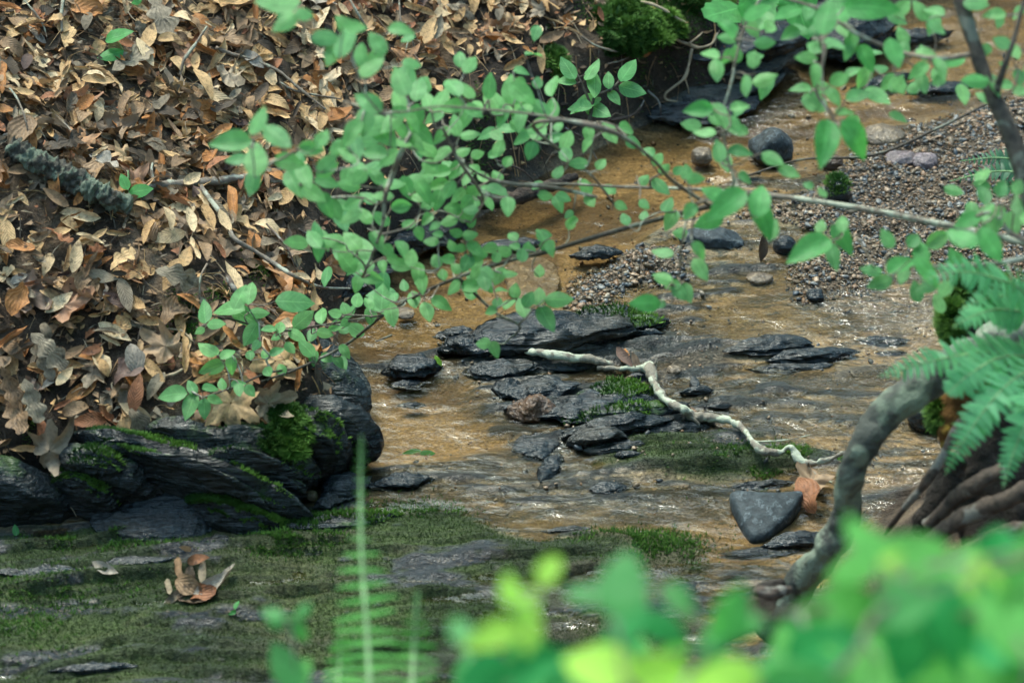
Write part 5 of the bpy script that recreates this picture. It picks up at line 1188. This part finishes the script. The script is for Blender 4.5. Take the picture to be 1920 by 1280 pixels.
def parse(t, ox, oy, sc=2.977, da=None):
    out = []
    for q in t.split(';'):
        q = q.strip()
        if not q: continue
        w = [float(k) for k in q.split(',')]
        out.append((ox + w[0] / sc, oy + w[1] / sc, w[2] / sc, w[3] if len(w) > 3 else None))
    return out
A1 = "1550,20,260,180;1590,125,170,215;1700,80,110,0;1820,210,170,0;1850,310,150,250;1440,670,180,70;1290,790,220,180;1550,760,200,320;1320,890,130,180;1430,880,220,90;1410,1020,150,260;1620,900,180,0;1740,830,150,0;1800,770,130,60;1830,910,150,45;1640,1020,160,300;1750,1080,160,330;1830,1010,150,0;1820,1140,150,300;1870,1170,150,300;1700,980,150;1880,830,130;1480,560,0.1"
A2 = "20,140,150;80,150,140;30,230,220;200,240,160;330,160,140,0;395,355,110,0;1075,295,100,20;720,355,130,60;1005,393,90,0;190,330,160;170,380,170;330,450,190;430,490,160;320,560,140;620,470,170;700,500,130;830,480,150;950,500,190;1010,520,180,-40;150,570,190,140;620,590,150;560,560,150;520,650,120;750,590,130;850,560,190;1095,460,80,90;1180,470,150;1110,600,150;1030,610,130;130,680,180;230,730,220;280,680,170;60,740,170;400,680,130;450,740,140;640,700,130;720,750,120;740,620,120;870,760,90;880,820,120;1000,780,110;1060,840,110;1210,700,80,90;1260,780,110;1500,740,140,-60;1600,715,110,0;1380,750,90;1370,810,90;1250,860,100;1180,600,130;1000,660,120;1100,690,120;40,860,150;180,850,160;270,880,140;400,790,150;480,830,160;560,860,130;680,845,90;600,930,130;560,960,100;640,950,110;740,940,80;790,980,90;870,980,90;1320,915,120;1210,958,90;1450,915,80;1630,795,100;1710,845,90;1765,888,90;1805,943,80;1880,950,70;1690,1003,80;1785,1040,130,-45;1820,1140,100,60;1840,1220,110;1690,1140,70;1690,1200,70;1560,1150,80;1585,1220,80;40,1030,140;100,990,110;190,980,130;290,1030,140;420,1000,140;460,1060,150;340,1150,130;230,1090,130;150,1100,120;60,1130,140;540,1030,120;600,1060,120;650,1090,120;700,1130,100;540,1110,110;480,1150,80;440,1100,100;620,1160,100;680,1200,100;600,1230,110;730,1070,90;790,1050,110;870,1060,130,-20;825,1130,90,-60;930,1150,110,-90;1140,1090,90,0;1210,1130,90;1355,1040,90,-60;1390,1120,90,-60;1270,1195,60;1280,1245,80;50,1210,140;130,1200,120;220,1220,120;380,1250,90;480,1220,80;520,1260,70;730,1230,90;720,1170,90;340,620,130;480,560,130;900,640,120;960,580,130;690,660,110;560,750,120;330,800,130;100,930,130;500,930,110;700,1000,80;760,860,80;930,900,80;1060,720,100"
A4 = "1650,75,140;1750,50,140;1780,110,120;1860,60,150;1900,140,120;1390,345,150,90;1140,455,140,100;1210,530,110,0;1275,435,190,170;1370,485,170,-30;1450,465,110,0;1650,400,220,0;1400,585,150,-120;1115,565,60;1500,555,80,180;1565,540,80,80;1695,500,150,40;1790,470,120;1870,470,80;1540,600,60;1430,645,70;1395,695,70;1480,700,70;1545,680,90;1620,660,80;1660,590,120;1710,660,130;1740,590,80;1815,580,100;1870,540,100;1750,715,80,-90;1825,715,80;1890,740,80;1490,785,80;1570,780,80;1160,665,140,150;1270,690,100,40;1185,770,140,200;1290,755,110,-90;960,915,170,180;1060,985,150,-110;1140,1000,120,-90;1070,880,100,120;1180,880,100,10;1240,860,70;1200,950,90,-20;1330,860,90,20;1335,895,80;1395,900,80,-50"
A5 = "60,60,150;30,110,120;130,100,150;200,55,110,-60;30,180,150;90,190,140;435,20,80;500,65,90;540,25,60;340,110,110;340,200,130;390,160,100;290,165,80;260,120,90;90,300,90;170,270,130;230,205,70;150,200,100;350,310,70;430,250,130,-90;450,300,120,-90;530,175,90;595,165,80;620,90,80;640,20,80;565,250,80;640,215,80;665,105,70;720,30,90;700,185,110;750,110,120;765,140,110;830,105,90;910,120,90;870,150,80;955,35,80;965,95,70;1010,140,90;1060,100,70;1120,20,100;1170,105,90,-90;1140,85,80;630,320,120;735,305,140;750,240,100;800,290,110;815,240,90;880,255,110;940,245,90;1105,230,80,90;895,340,80;970,340,90;870,400,80;935,410,90;1010,430,130;1045,390,100;1100,370,110,90;1215,390,160,0;1145,495,160,-60;835,455,80;230,370,160;90,390,90;150,410,80;295,370,70;405,390,100;280,475,140,-80;165,480,100,-90;50,455,90;20,440,80;480,455,110;560,410,130,-20;20,520,70;80,560,110;20,560,80;20,680,90;10,745,90;790,635,90,180;855,665,90,-60"
B3 = "150,60,0.1;250,150,150;420,70,150;490,140,100,60;390,160,110,-60;250,210,110;150,300,110,150;300,300,100,90;395,330,100,90;460,240,110,0;190,390,130,-90;350,480,120,-90;460,440,140,20;90,610,150,180;210,640,140,-60;320,595,110,20;290,690,100,-60;120,735,120,170;590,70,160,200;700,70,90;735,165,90,90;800,100,200;890,150,120,-70;900,70,150;1050,30,260,0;1230,40,130;1330,60,120;1400,60,120;1420,150,110,-45;730,260,110;690,320,120;850,250,120;940,230,130;1025,320,150,-60;745,410,110,-90;880,440,130,30;665,487,110,170;745,550,110,-60;845,540,110,-60;980,530,140,20;1010,430,130;910,625,120,20;1090,540,150,-40;1150,460,120;1180,300,170;1230,270,120;1365,300,120,-20;1320,390,120;1440,380,120;1340,460,120,-80;1210,480,100;1430,450,80;1520,340,150,30;800,790,230,-100;970,770,230,-50;1630,450,150,180;1740,470,120,-60;1640,20,140;1740,80,120;1850,290,100,-70;1880,70,90;1780,240,100,150;1690,275,80;1790,365,60;1880,430,90;1890,510,90;200,840,130,100;240,910,120,-80;320,845,130,0;500,885,120,-30;595,960,120,-20;70,995,110,0;20,960,90;350,990,90;180,1080,150;250,1130,230,-150;150,1230,160,200;430,1110,200,80;450,1210,200,-60;700,1035,60;780,1070,70;40,1180,100;890,1240,110,90;770,1260,80;1680,1080,130,90;1780,1050,100,60;1870,1045,90,60;1590,1230,150,200;1700,1170,140;1760,1220,140;1870,1150,130;1850,1260,120"
B6 = "95,115,110;100,220,130,-60;20,350,100,-60;500,0,120;710,105,240,200;840,150,130,-80;890,40,160,-60;1140,50,120,120;1290,60,100;1050,225,120,170;1100,300,140,200;1230,190,200;1330,130,150;1370,230,200,-50;1230,260,110;1360,320,130,200;1460,340,120;1560,40,180,150;1720,80,200,-60;1530,170,150;1820,330,90"
B5 = "1790,125,120;1790,270,110;1850,310,80;1890,350,100;1700,410,160,180;1780,415,60;1890,20,80"

rn = np.random.default_rng(44)
def depthA(px, py):
    d = 5.34 - .62 * sst(950, 500, px) * sst(520, 200, py) - .15 * sst(350, 80, py)
    d = d + .55 * sst(430, 640, py) * sst(900, 600, px) + .12 * sst(480, 600, py)
    return min(d, (G(px, py, water=False) - CAM) @ FW - .17)       # stays clear of the bank
shrub = empty('shrub', Q(2150, 560, 5.3), 'wide leafy shrub limb reaching over the stream from the right bank', 'shrub')
bpy.context.view_layer.update()
brA = [branch(shrub, [(2060, 490, 5.0, 13), (1920, 455, 5.05, 12), (1800, 428, 5.1, 11), (1680, 403, 5.15, 10), (1560, 382, 5.2, 9), (1460, 368, 5.25, 8), (1360, 358, 5.3, 6), (1260, 353, 5.35, 5), (1160, 350, 5.35, 4.5), (1060, 345, 5.35, 4), (960, 345, 5.35, 3)], 'stick'),
       branch(shrub, [(1460, 368, 5.25, 7), (1340, 385, 5.3, 8), (1230, 412, 5.35, 8), (1130, 440, 5.35, 8), (1030, 470, 5.4, 7), (950, 490, 5.4, 6.5), (880, 512, 5.45, 6), (800, 545, 5.55, 5.5), (720, 590, depthA(720, 590) + .02, 5), (650, 645, depthA(650, 645) + .02, 4.5), (560, 690, depthA(560, 690) + .02, 4), (490, 715, depthA(490, 715) + .02, 3)], 'twig_d'),
       branch(shrub, [(1330, 385, 5.3, 6), (1262, 340, 5.2, 6), (1225, 300, 5.1, 5), (1170, 258, 5.0, 7), (1120, 238, 4.95, 11), (1060, 225, 4.95, 5), (980, 212, 4.95, 4), (900, 205, 4.95, 4), (820, 200, 4.9, 3), (740, 210, 4.9, 3), (640, 190, 5.05, 3)], 'twig'),
       branch(shrub, [(860, 520, 5.45, 5), (900, 560, 5.5, 5), (935, 590, 5.5, 4.5), (975, 612, 5.5, 4), (950, 640, 5.5, 2)], 'twig_d'),
       branch(shrub, [(1060, 225, 5.15, 7), (1000, 235, 5.2, 6), (1060, 290, 5.3, 5), (1110, 330, 5.3, 4), (1150, 380, 5.35, 3)], 'twig'),
       branch(shrub, [(770, 250, 5.1, 7), (750, 290, 5.1, 8), (735, 330, 5.15, 9), (722, 370, 5.15, 7), (715, 430, 5.2, 5), (680, 520, 5.4, 4)], 'stick'),
       branch(shrub, [(830, 240, 5.15, 5), (860, 300, 5.2, 5), (895, 350, 5.25, 5), (905, 380, 5.3, 4), (880, 430, 5.35, 3.5), (870, 500, 5.4, 4)], 'twig'),
       branch(shrub, [(1120, 370, 5.35, 5), (1040, 352, 5.35, 6), (960, 345, 5.3, 7), (905, 330, 5.3, 4), (860, 300, 5.2, 3)], 'stick'),
       branch(shrub, [(720, 590, depthA(720, 590) + .02, 3.5), (600, 610, depthA(600, 610) + .02, 3.5), (520, 620, depthA(520, 620) + .02, 3), (440, 600, depthA(440, 600) + .02, 3), (390, 590, depthA(390, 590) + .02, 2)], 'twig_d'),
       branch(shrub, [(560, 690, depthA(560, 690) + .02, 3), (500, 700, depthA(500, 700) + .02, 3), (440, 725, depthA(440, 725) + .02, 3), (380, 745, depthA(380, 745) + .02, 2.5)], 'twig_d')]
LA = parse(A1, 0, 0) + parse(A2, 640, 0) + parse(A4, 0, 430) + parse(A5, 640, 430)
feet = []
cenA = np.array([980, 360])
def auto_ang(px, py, pts_):
    q = min(pts_, key=lambda s: (s[0] - px) ** 2 + (s[1] - py) ** 2); return math.degrees(math.atan2(-(py - q[1]), px - q[0])) + rn.normal() * 35
skA = [proj(p)[:2] for b in brA for p in b]
for a, b, L_, an in LA:
    if L_ < 1: continue
    d = depthA(a, b) + rn.normal() * .05; sharp = a < 660 and b > 530
    an = auto_ang(a, b, skA) if an is None else an
    feet.append(put_leaf(shrub, (a, b), an, L_ * 1.02, d, 'leaf', 'ovate' if L_ > 38 or sharp and L_ > 30 else 'round', rn, facing=.85))
grow_twigs(shrub, brA, feet, .0014, 'stick', seed=2)
def extras(root, src, n, dfn, mat, jit=25, kinds=None):      # the many small leaves behind the ones one can pick out
    tmp = bpy.data.objects.new('tmp', None); tmp.location = root.location; mb = MB()
    for _ in range(n):
        q = src[int(rn.integers(len(src)))]; a, b = q[0] + rn.normal() * jit, q[1] + rn.normal() * jit
        put_leaf(tmp, (a, b), rn.uniform(0, 360), q[2] * rn.uniform(.8, 1.15), dfn(a, b) + .10 + rn.normal() * .05, mat, 'ovate' if q[2] > 38 else 'round', rn, facing=.8)
    for o in [o for o in bpy.data.objects if o.parent == tmp]:
        me = o.data; v = np.zeros(len(me.vertices) * 3, np.float32); me.vertices.foreach_get('co', v); A_ = np.array(o.matrix_basis); v = v.reshape(-1, 3) @ A_[:3, :3].T + A_[:3, 3]
        f = np.array([p.vertices[:] for p in me.polygons]); uvv = np.zeros((len(v), 2)); li = [l.vertex_index for l in me.loops]
        for l_, d_ in zip(li, me.uv_layers[0].data): uvv[l_] = d_.uv[:]
        mb.add(v, f, uvv, 0, rn.uniform(.2, .8)); bpy.data.objects.remove(o)
    bpy.data.objects.remove(tmp)
    ob('foliage', mb.mesh('foliage', [M[mat]]), root, kind='stuff')
extras(shrub, [q for q in LA if 450 < q[0] < 1150 and q[1] < 560 and q[2] > 1], 60, depthA, 'leaf')

sap = empty('sapling', Q(2000, 520, 4.8), 'dark stemmed sapling with drooping leaves at the upper right', 'sapling')
bpy.context.view_layer.update()
brB = [branch(sap, [(1790, -60, 4.85, 16), (1808, 20, 4.85, 16), (1832, 100, 4.85, 15), (1862, 180, 4.85, 16), (1890, 240, 4.85, 19), (1915, 310, 4.85, 20), (1950, 420, 4.85, 22), (2000, 560, 4.9, 24)], 'twig_d', name='stem', seg=16),
       branch(sap, [(1862, 190, 4.85, 9), (1885, 120, 4.8, 7), (1905, 60, 4.8, 5), (1925, -20, 4.8, 4)], 'twig_d'),
       branch(sap, [(1830, 100, 4.85, 6), (1760, 110, 4.85, 5), (1680, 95, 4.9, 4), (1600, 60, 4.9, 4), (1540, 20, 4.9, 3), (1450, -10, 4.9, 3)], 'twig'),
       branch(sap, [(1546, 10, 4.9, 4), (1548, 60, 4.95, 4), (1545, 110, 4.95, 4), (1530, 170, 4.95, 3), (1560, 215, 4.95, 3), (1575, 250, 4.95, 2)], 'twig'),
       branch(sap, [(1440, -20, 5.0, 4), (1400, 40, 5.0, 3), (1380, 110, 5.0, 3), (1370, 160, 5.0, 3), (1350, 220, 5.0, 2)], 'twig'),
       branch(sap, [(1350, 220, 5.0, 2.5), (1365, 300, 5.0, 3), (1372, 350, 5.0, 3), (1300, 390, 5.1, 2.5), (1280, 450, 5.1, 2.5), (1270, 560, 5.2, 2)], 'twig'),
       branch(sap, [(1975, 470, 4.85, 8), (1900, 440, 4.85, 5), (1860, 400, 4.85, 4), (1820, 410, 4.85, 4)], 'twig'),
       branch(sap, [(1975, 470, 4.85, 8), (1890, 490, 4.85, 5), (1800, 500, 4.9, 5), (1740, 500, 4.9, 4), (1660, 500, 4.95, 3)], 'stick'),
       branch(sap, [(1500, 460, 5.0, 2), (1560, 460, 5.0, 2.5), (1600, 440, 5.0, 2), (1640, 500, 4.95, 2)], 'twig')]
LB = parse(B3, 1280, 0) + parse(B6, 1280, 430) + parse(B5, 640, 430)
skB = [proj(p)[:2] for b in brB for p in b]; feet = []
for a, b, L_, an in LB:
    if L_ < 1: continue
    d = 4.98 + rn.normal() * .05 - .18 * (L_ > 55) - .1 * (a > 1750) + .15 * (a < 1290)
    an = auto_ang(a, b, skB) if an is None else an
    feet.append(put_leaf(sap, (a, b), an, L_ * 1.1, d, 'leaf_b' if L_ > 50 else 'leaf', 'ovate' if L_ > 36 else 'round', rn, facing=.8))
grow_twigs(sap, brB, feet, .0015, 'twig', seed=3)
extras(sap, [q for q in LB if 1 < q[2] < 50 and q[0] > 1290 and q[1] < 260] + [q for q in LB if 1 < q[2] < 60 and q[0] > 1650 and q[1] > 330], 60, lambda a, b: 4.98, 'leaf', jit=30)
# big lobed leaf at the top
mv = empty('vine', Q(1500, -60, 5.6), 'broad lobed vine leaves hanging in from the top edge', 'vine'); bpy.context.view_layer.update()
feet = [put_leaf(mv, p_, an, L_, 5.6, 'leaf_b', 'lobed', rn) for p_, an, L_ in [((1355, 25), 200, 80), ((1420, 10), -100, 90), ((1500, 15), -60, 90), ((1600, 0), -20, 90)]]
grow_twigs(mv, [branch(mv, [(1560, -60, 5.6, 4), (1480, -30, 5.6, 3), (1400, -12, 5.6, 3)], 'twig')], feet, .002, 'twig')
# sharp sapling tips near the bank
s2 = empty('sapling', G(1100, 260), 'small sharp leaved sapling standing at the bank edge by the roots', 'sapling'); bpy.context.view_layer.update()
br = [branch(s2, [(1100, 262, 5.95, 4), (1110, 200, 5.95, 3.5), (1118, 180, 5.95, 3), (1150, 165, 5.95, 3), (1168, 140, 5.95, 2)], 'twig_d'), branch(s2, [(1110, 200, 5.95, 3), (1092, 160, 5.95, 2.5), (1083, 140, 5.95, 2)], 'twig_d')]
feet = [put_leaf(s2, (a, b), an, L_, 5.95, m_, 'ovate', rn) for a, b, L_, an, m_ in [(1065, 127, 52, 120, 'leaf'), (1062, 150, 40, 160, 'leaf'), (1110, 130, 50, 60, 'leaf'), (1115, 158, 54, -90, 'leaf'), (1141, 150, 36, 90, 'leaf'), (1178, 133, 52, 55, 'leaf_b'), (1186, 168, 54, -15, 'leaf'), (1152, 183, 34, -50, 'leaf'), (1100, 190, 56, 200, 'leaf'), (1120, 205, 56, -30, 'leaf'), (1085, 200, 50, 170, 'leaf')]]
grow_twigs(s2, br, feet, .0016, 'twig_d', wob=.003)
# little seedlings
def seedling(label, px_, py_, leaves, mat='leaf_b', h=.055):
    g = G(px_, py_, water=False); r0 = empty('seedling', g, label, 'seedling'); bpy.context.view_layer.update(); d = (g - CAM) @ FW
    top = g + [0, 0, h]; v, f, uv = tube(np.array([g - g, (top - g) * .5 + [.002, 0, 0], top - g]), [.0015, .0012, .001], 5, 8, closed=False); ob('stem', mesh('stem', v, f, [M['stalk']], uv), r0)
    fe = [put_leaf(r0, (a, b), an, L_, d - h, mat, kd, rn, facing=.7) for a, b, L_, an, kd in leaves]
    for q in fe:
        v, f, uv = tube(np.array([top, (top + q) / 2 + [0, 0, .002], q]) - g, [.0009, .0008, .0006], 4, 6, closed=False); ob('leaf_stalk', mesh('leaf_stalk', v, f, [M['stalk']], uv), r0)
seedling('twin leaf green seedling high in the litter', 213, 98, [(222, 66, 56, 22, 'ovate'), (207, 102, 50, 195, 'ovate')])
seedling('twin leaf green seedling between the log and grey stick', 244, 362, [(233, 341, 34, 115, 'ovate'), (265, 358, 48, 8, 'ovate')])
seedling('small bright seedling with five leaves beside the slate', 97, 905, [(84, 905, 24, 180, 'ovate'), (90, 893, 16, 130, 'ovate'), (105, 893, 22, 40, 'ovate'), (90, 918, 24, -100, 'ovate'), (108, 908, 16, -20, 'ovate')], h=.02)
seedling('tiny single leaf sprout at the left end of the ledge', 33, 1000, [(29, 993, 22, 100, 'ovate')], h=.014)
seedling('tiny bright sprout on the mossy ledge right of the leaf heap', 440, 1150, [(443, 1132, 18, 80, 'ovate'), (436, 1148, 14, 200, 'ovate')], h=.014)
seedling('pale green leaf fragment at the very top by the corner', 256, 12, [(256, 4, 22, 200, 'ovate')])
seedling('fallen green leaf floating at the edge of the cascade', 775, 852, [(772, 850, 40, 185, 'long'), (802, 850, 30, 0, 'long')], h=.004)
seedling('yellow green leaf caught on the wet black slate', 820, 690, [(820, 678, 26, 110, 'ovate')], mat='leaf_y', h=.01)
seedling('tiny bright clover under the overhang moss', 1152, 78, [(1155, 70, 9, 60, 'round'), (1149, 80, 9, 200, 'round')], h=.01)

# ------------------------------------------------------------------ ferns
def pinna_mesh(n=9, mat='fern', lob=.20, asp=.42):
    u = np.linspace(0, 1, n * 2 + 1); w = asp * .5 * (1 - u ** 2.2) ** .8 * (1 - .0 * u); w = w * (1 - lob * (np.arange(len(u)) % 2)); w[-1] = .004
    s = np.linspace(-1, 1, 3); U, Sx = np.meshgrid(u, s, indexing='ij'); v = np.stack([Sx * w[:, None], U, .1 * np.abs(Sx * w[:, None]) - .12 * U ** 2], -1).reshape(-1, 3)
    return mesh('leaflet', v, gridfaces(len(u), 3), [M[mat]], np.stack([Sx * .5 + .5, U * .2], -1).reshape(-1, 2), cols={'tint': np.full(len(v), .5)})
PN = {m_: pinna_mesh(mat=m_) for m_ in ('fern', 'fern_d', 'leaf_f', 'leaf_t')}
def frond(root, pts, n, Lmax, mat='fern', up=None, taper=.8, first=.15, stalk='stalk', sw=3.0, name='frond', prof=None, sweep=18, asp=1.0, side=None):
    """pts: (px, py, depth) from base to tip; Lmax: longest leaflet in pixels"""
    q = np.array([Q(a, b, d) for a, b, d in pts]); dm = np.mean([p[2] for p in pts]); rl = np.array(root.location)
    rd = np.linspace(1, .25, len(q)) * sw * dm / FPX
    v, f, uv = tube(q - rl, rd, 6, len(q) * 7, closed=False); fr = ob(name, mesh(name, v, f, [M[stalk]], uv), root)
    c = spline(q, n + 2); T = np.gradient(c, axis=0); T /= np.linalg.norm(T, axis=1, keepdims=True)
    up = np.array(up if up is not None else (-FW * .6 + np.array([0, 0, .5])));
    for i in range(1, n + 1):
        t = i / (n + 1)
        if t < first: continue
        tt = (t - first) / (1 - first); pf = (min(1, (tt + .12) * 4) ** .7) * (1 - tt ** 1.7) ** taper if prof is None else np.interp(tt, *prof)
        L_ = Lmax * dm / FPX * max(pf, .05)
        nn = up - T[i] * (up @ T[i]); nn /= np.linalg.norm(nn); sd_ = np.cross(T[i], nn)
        for sg in (-1, 1):
            if side and sg != side: continue
            y_ = sd_ * sg * math.cos(R(sweep)) + T[i] * math.sin(R(sweep)) + nn * rn.normal() * .14 + T[i] * rn.normal() * .07; y_ /= np.linalg.norm(y_); n2 = nn + rn.normal(size=3) * .08; n2 -= y_ * (n2 @ y_); n2 /= np.linalg.norm(n2); x_ = np.cross(y_, n2)
            L2 = L_ * rn.uniform(.84, 1.08)
            wd = min(1.0, (np.linalg.norm(c[1] - c[0]) * 6.0) / max(L2, 1e-4)) * asp
            o = bpy.data.objects.new('leaflet', PN[mat]); COL.objects.link(o); o.parent = fr
            m = Matrix((Vector(x_) * L2 * wd, Vector(y_) * L2, Vector(n2) * L2)).transposed().to_4x4(); m.translation = Vector(c[i] - rl); o.matrix_basis = m
    return fr
fern = empty('fern', Q(1985, 700, 5.1), 'large green fern fanning over the stump at the right edge', 'fern'); bpy.context.view_layer.update()
frond(fern, [(1990, 690, 5.02), (1920, 672, 4.97), (1850, 660, 4.89), (1770, 672, 4.85), (1700, 690, 4.82), (1645, 706, 4.82)], 26, 58, first=.12)
frond(fern, [(1990, 690, 5.07), (1930, 668, 4.92), (1870, 672, 4.82), (1820, 700, 4.77), (1790, 725, 4.77), (1775, 740, 4.77)], 22, 62, first=.1)
frond(fern, [(1990, 690, 5.07), (1940, 690, 4.87), (1890, 720, 4.77), (1845, 770, 4.75), (1805, 830, 4.75), (1772, 890, 4.77)], 30, 60, first=.12)
frond(fern, [(1990, 700, 5.07), (1950, 740, 4.77), (1925, 790, 4.72), (1900, 850, 4.72), (1880, 915, 4.72)], 24, 56, first=.1)
frond(fern, [(1990, 690, 5.07), (1940, 600, 4.92), (1880, 580, 4.87), (1830, 590, 4.82), (1785, 615, 4.82)], 22, 60, first=.1)
frond(fern, [(1990, 690, 5.07), (1930, 560, 4.87), (1860, 520, 4.77), (1790, 510, 4.72), (1720, 530, 4.67)], 22, 60, mat='fern', first=.12)
frond(fern, [(1990, 690, 5.07), (1960, 570, 4.97), (1910, 555, 4.92), (1850, 560, 4.87), (1800, 580, 4.87)], 20, 56, mat='fern', first=.1)
f2 = empty('fern', G(1990, 330), 'small dark green fern at the right edge of the gravel bar', 'fern'); bpy.context.view_layer.update()
frond(f2, [(1990, 330, 5.9), (1930, 305, 5.85), (1870, 296, 5.85), (1800, 302, 5.85)], 22, 34, 'fern_d', first=.1)
frond(f2, [(1990, 335, 5.9), (1930, 325, 5.8), (1860, 322, 5.8), (1780, 340, 5.8)], 22, 32, 'fern_d', first=.1)
frond(f2, [(1990, 335, 5.9), (1940, 345, 5.8), (1890, 350, 5.8), (1850, 360, 5.8)], 16, 30, 'fern_d', first=.1)
nb = Q(740, 1420, 3.65)
f3 = empty('fern', nb, 'blurred upright fern stalks in front of the mossy ledge', 'fern'); bpy.context.view_layer.update()
frond(f3, [(700, 1420, 3.65), (694, 1300, 3.70), (688, 1180, 3.75), (678, 1040, 3.80), (676, 900, 3.85), (678, 815, 3.85)], 24, 72, 'leaf_f', first=.1, sw=7, prof=([0, .3, .48, .60, .68, .8, .95, 1], [1, .95, .85, .35, .2, .2, .15, .1]), sweep=4, asp=.55)
frond(f3, [(775, 1430, 3.65), (772, 1330, 3.70), (775, 1230, 3.75), (780, 1150, 3.75), (784, 1105, 3.75)], 15, 66, 'leaf_f', first=.1, sw=7, prof=([0, .5, .75, 1], [1, .8, .2, .15]), sweep=4, asp=.55)
frond(f3, [(640, 1430, 3.65), (630, 1330, 3.75), (636, 1250, 3.85), (640, 1160, 3.85)], 13, 60, 'leaf_f', first=.1, sw=5, sweep=4, asp=.95)

# ------------------------------------------------------------------ foreground leaves, far out of focus
fg = empty('foreground_bush', Q(1450, 1700, 2.7), 'bright blurred bush filling the lower right corner', 'bush'); bpy.context.view_layer.update()
FG = [(1030, 1035, 95, 62, 'y', 0), (955, 1072, 80, 100, 'y', 0), (985, 1110, 90, -120, 'y', 0), (1168, 1062, 160, 80, 'b', 0), (1095, 1082, 95, 170, 'b', 0), (862, 1148, 90, 115, 'b', 0), (925, 1158, 120, 190, 'y', 0), (992, 1155, 95, -95, 'y', 0), (905, 1225, 120, -160, 't', 1),
      (1010, 1215, 150, 30, 't', 1), (1110, 1240, 190, 200, 'b', 0), (1245, 1145, 120, -30, 't', 1), (1180, 1130, 140, 60, 't', 1), (1160, 1190, 120, 0, 't', 1), (1275, 1098, 110, -40, 'b', 1), (1372, 1122, 150, 60, 'b', 0), (1350, 1160, 90, 200, 'b', 0), (1408, 1140, 80, 20, 'b', 0), (1250, 1232, 180, 10, 'y', 0), (1350, 1245, 180, 190, 'y', 0),
      (1450, 1230, 200, 160, 'b', 0), (1640, 985, 170, 130, 'f', 0), (1710, 1020, 180, 20, 'f', 0), (1600, 1030, 150, 200, 'f', 1), (1600, 1110, 200, 160, 'f', 0), (1520, 1130, 150, 200, 'f', 1), (1545, 1185, 190, 30, 't', 1), (1620, 1235, 220, 90, 'f', 1), (1715, 1150, 260, 250, 't', 1), (1800, 1050, 200, 60, 'f', 1), (1885, 1020, 200, 80, 't', 1), (1900, 1120, 220, 100, 'f', 1),
      (1850, 1205, 220, 70, 't', 2), (1750, 1235, 200, 10, 'f', 1), (1665, 1200, 200, 300, 'f', 2), (1670, 1022, 62, 40, 'y', -1), (1722, 1035, 50, 0, 'f', -1), (1818, 1062, 60, -110, 'y', -1), (1835, 1030, 50, 60, 'y', -1), (1862, 1052, 50, -40, 'y', -1), (1690, 1072, 60, 200, 'b', -1), (1500, 1260, 190, 0, 'b', 0), (1570, 1275, 120, 60, 'f', 0),
      (1200, 1275, 160, 180, 'b', 0), (1060, 1275, 160, 90, 't', 1), (960, 1275, 120, 60, 't', 1), (1380, 1275, 160, 60, 'y', 0), (1120, 1215, 170, 150, 'y', 0), (1290, 1265, 190, 30, 'y', 0), (1190, 1262, 180, 100, 'y', 1), (1440, 1262, 190, 80, 'b', 0), (1900, 1260, 180, 20, 'f', 1), (1920, 1180, 180, 90, 't', 1), (1790, 1275, 160, 160, 'f', 1), (1700, 1100, 150, 20, 'b', 0), (1420, 1060, 0, 0, 'b', 0), (1475, 1170, 130, 240, 't', 1), (545, 1245, 110, 120, 'b', 0), (508, 1170, 0, 0, 'b', 0), (1480, 1200, 140, 100, 'f', 1),
      (1560, 1240, 150, 300, 'f', 1), (1430, 1280, 180, 30, 'b', 0), (1850, 1270, 200, 110, 'f', 1), (1780, 1130, 200, 300, 't', 1), (1905, 1060, 150, 240, 'f', 0), (1960, 990, 150, 200, 'f', 1), (1330, 1195, 110, 250, 't', 1)]
MM = dict(y='leaf_y', b='leaf_b', t='leaf_t', f='leaf_f')
rf = np.random.default_rng(88)
for _ in range(36):
    a, b = rf.uniform(860, 1940), rf.uniform(1080, 1320)
    if b > np.interp(a, [860, 950, 1200, 1330, 1440, 1500, 1600, 1940], [1250, 1200, 1190, 1200, 1240, 1130, 1070, 1040]): FG.append((a, b, rf.uniform(90, 170), rf.uniform(0, 360), 'tfb'[int(rf.integers(3))], 3))
feet = []
for a, b, L_, an, mm, lay_ in FG:
    if L_ < 1: continue
    feet.append(put_leaf(fg, (a, b + 30), an, L_ * .84, 2.45 + .16 * lay_ + rn.normal() * .04, MM[mm], 'ovate' if L_ < 150 else ['ovate', 'round'][int(rn.integers(2))], rn, facing=.5))
brF = [branch(fg, [(1450, 1700, 2.8, 14), (1400, 1450, 2.85, 12), (1300, 1330, 2.85, 8), (1150, 1250, 2.85, 6), (1000, 1150, 2.82, 5)], 'twig_d'), branch(fg, [(1450, 1700, 2.8, 14), (1600, 1400, 2.95, 12), (1680, 1250, 3.0, 10), (1760, 1120, 3.0, 7), (1840, 1040, 2.9, 5)], 'twig_d')]
grow_twigs(fg, brF, feet, .0018, 'twig', seed=5)
f4 = empty('seedling', Q(560, 1400, 3.3), 'blurred leafy sprig left of the upright fern stalks', 'seedling'); bpy.context.view_layer.update()
ft = [put_leaf(f4, (a, b), an, L_, 3.3, m_, 'ovate', rn) for a, b, L_, an, m_ in [(570, 1142, 40, 50, 'leaf_b'), (510, 1150, 50, 160, 'leaf_b'), (520, 1170, 40, 190, 'leaf_b'), (560, 1180, 50, -60, 'leaf_b'), (545, 1160, 34, 10, 'leaf_b'), (535, 1245, 100, 120, 'leaf_b'), (560, 1265, 80, 60, 'leaf_f')]]
grow_twigs(f4, [branch(f4, [(560, 1400, 3.3, 3), (556, 1280, 3.3, 2.5), (545, 1180, 3.3, 2)], 'twig')], ft, .0012, 'twig')
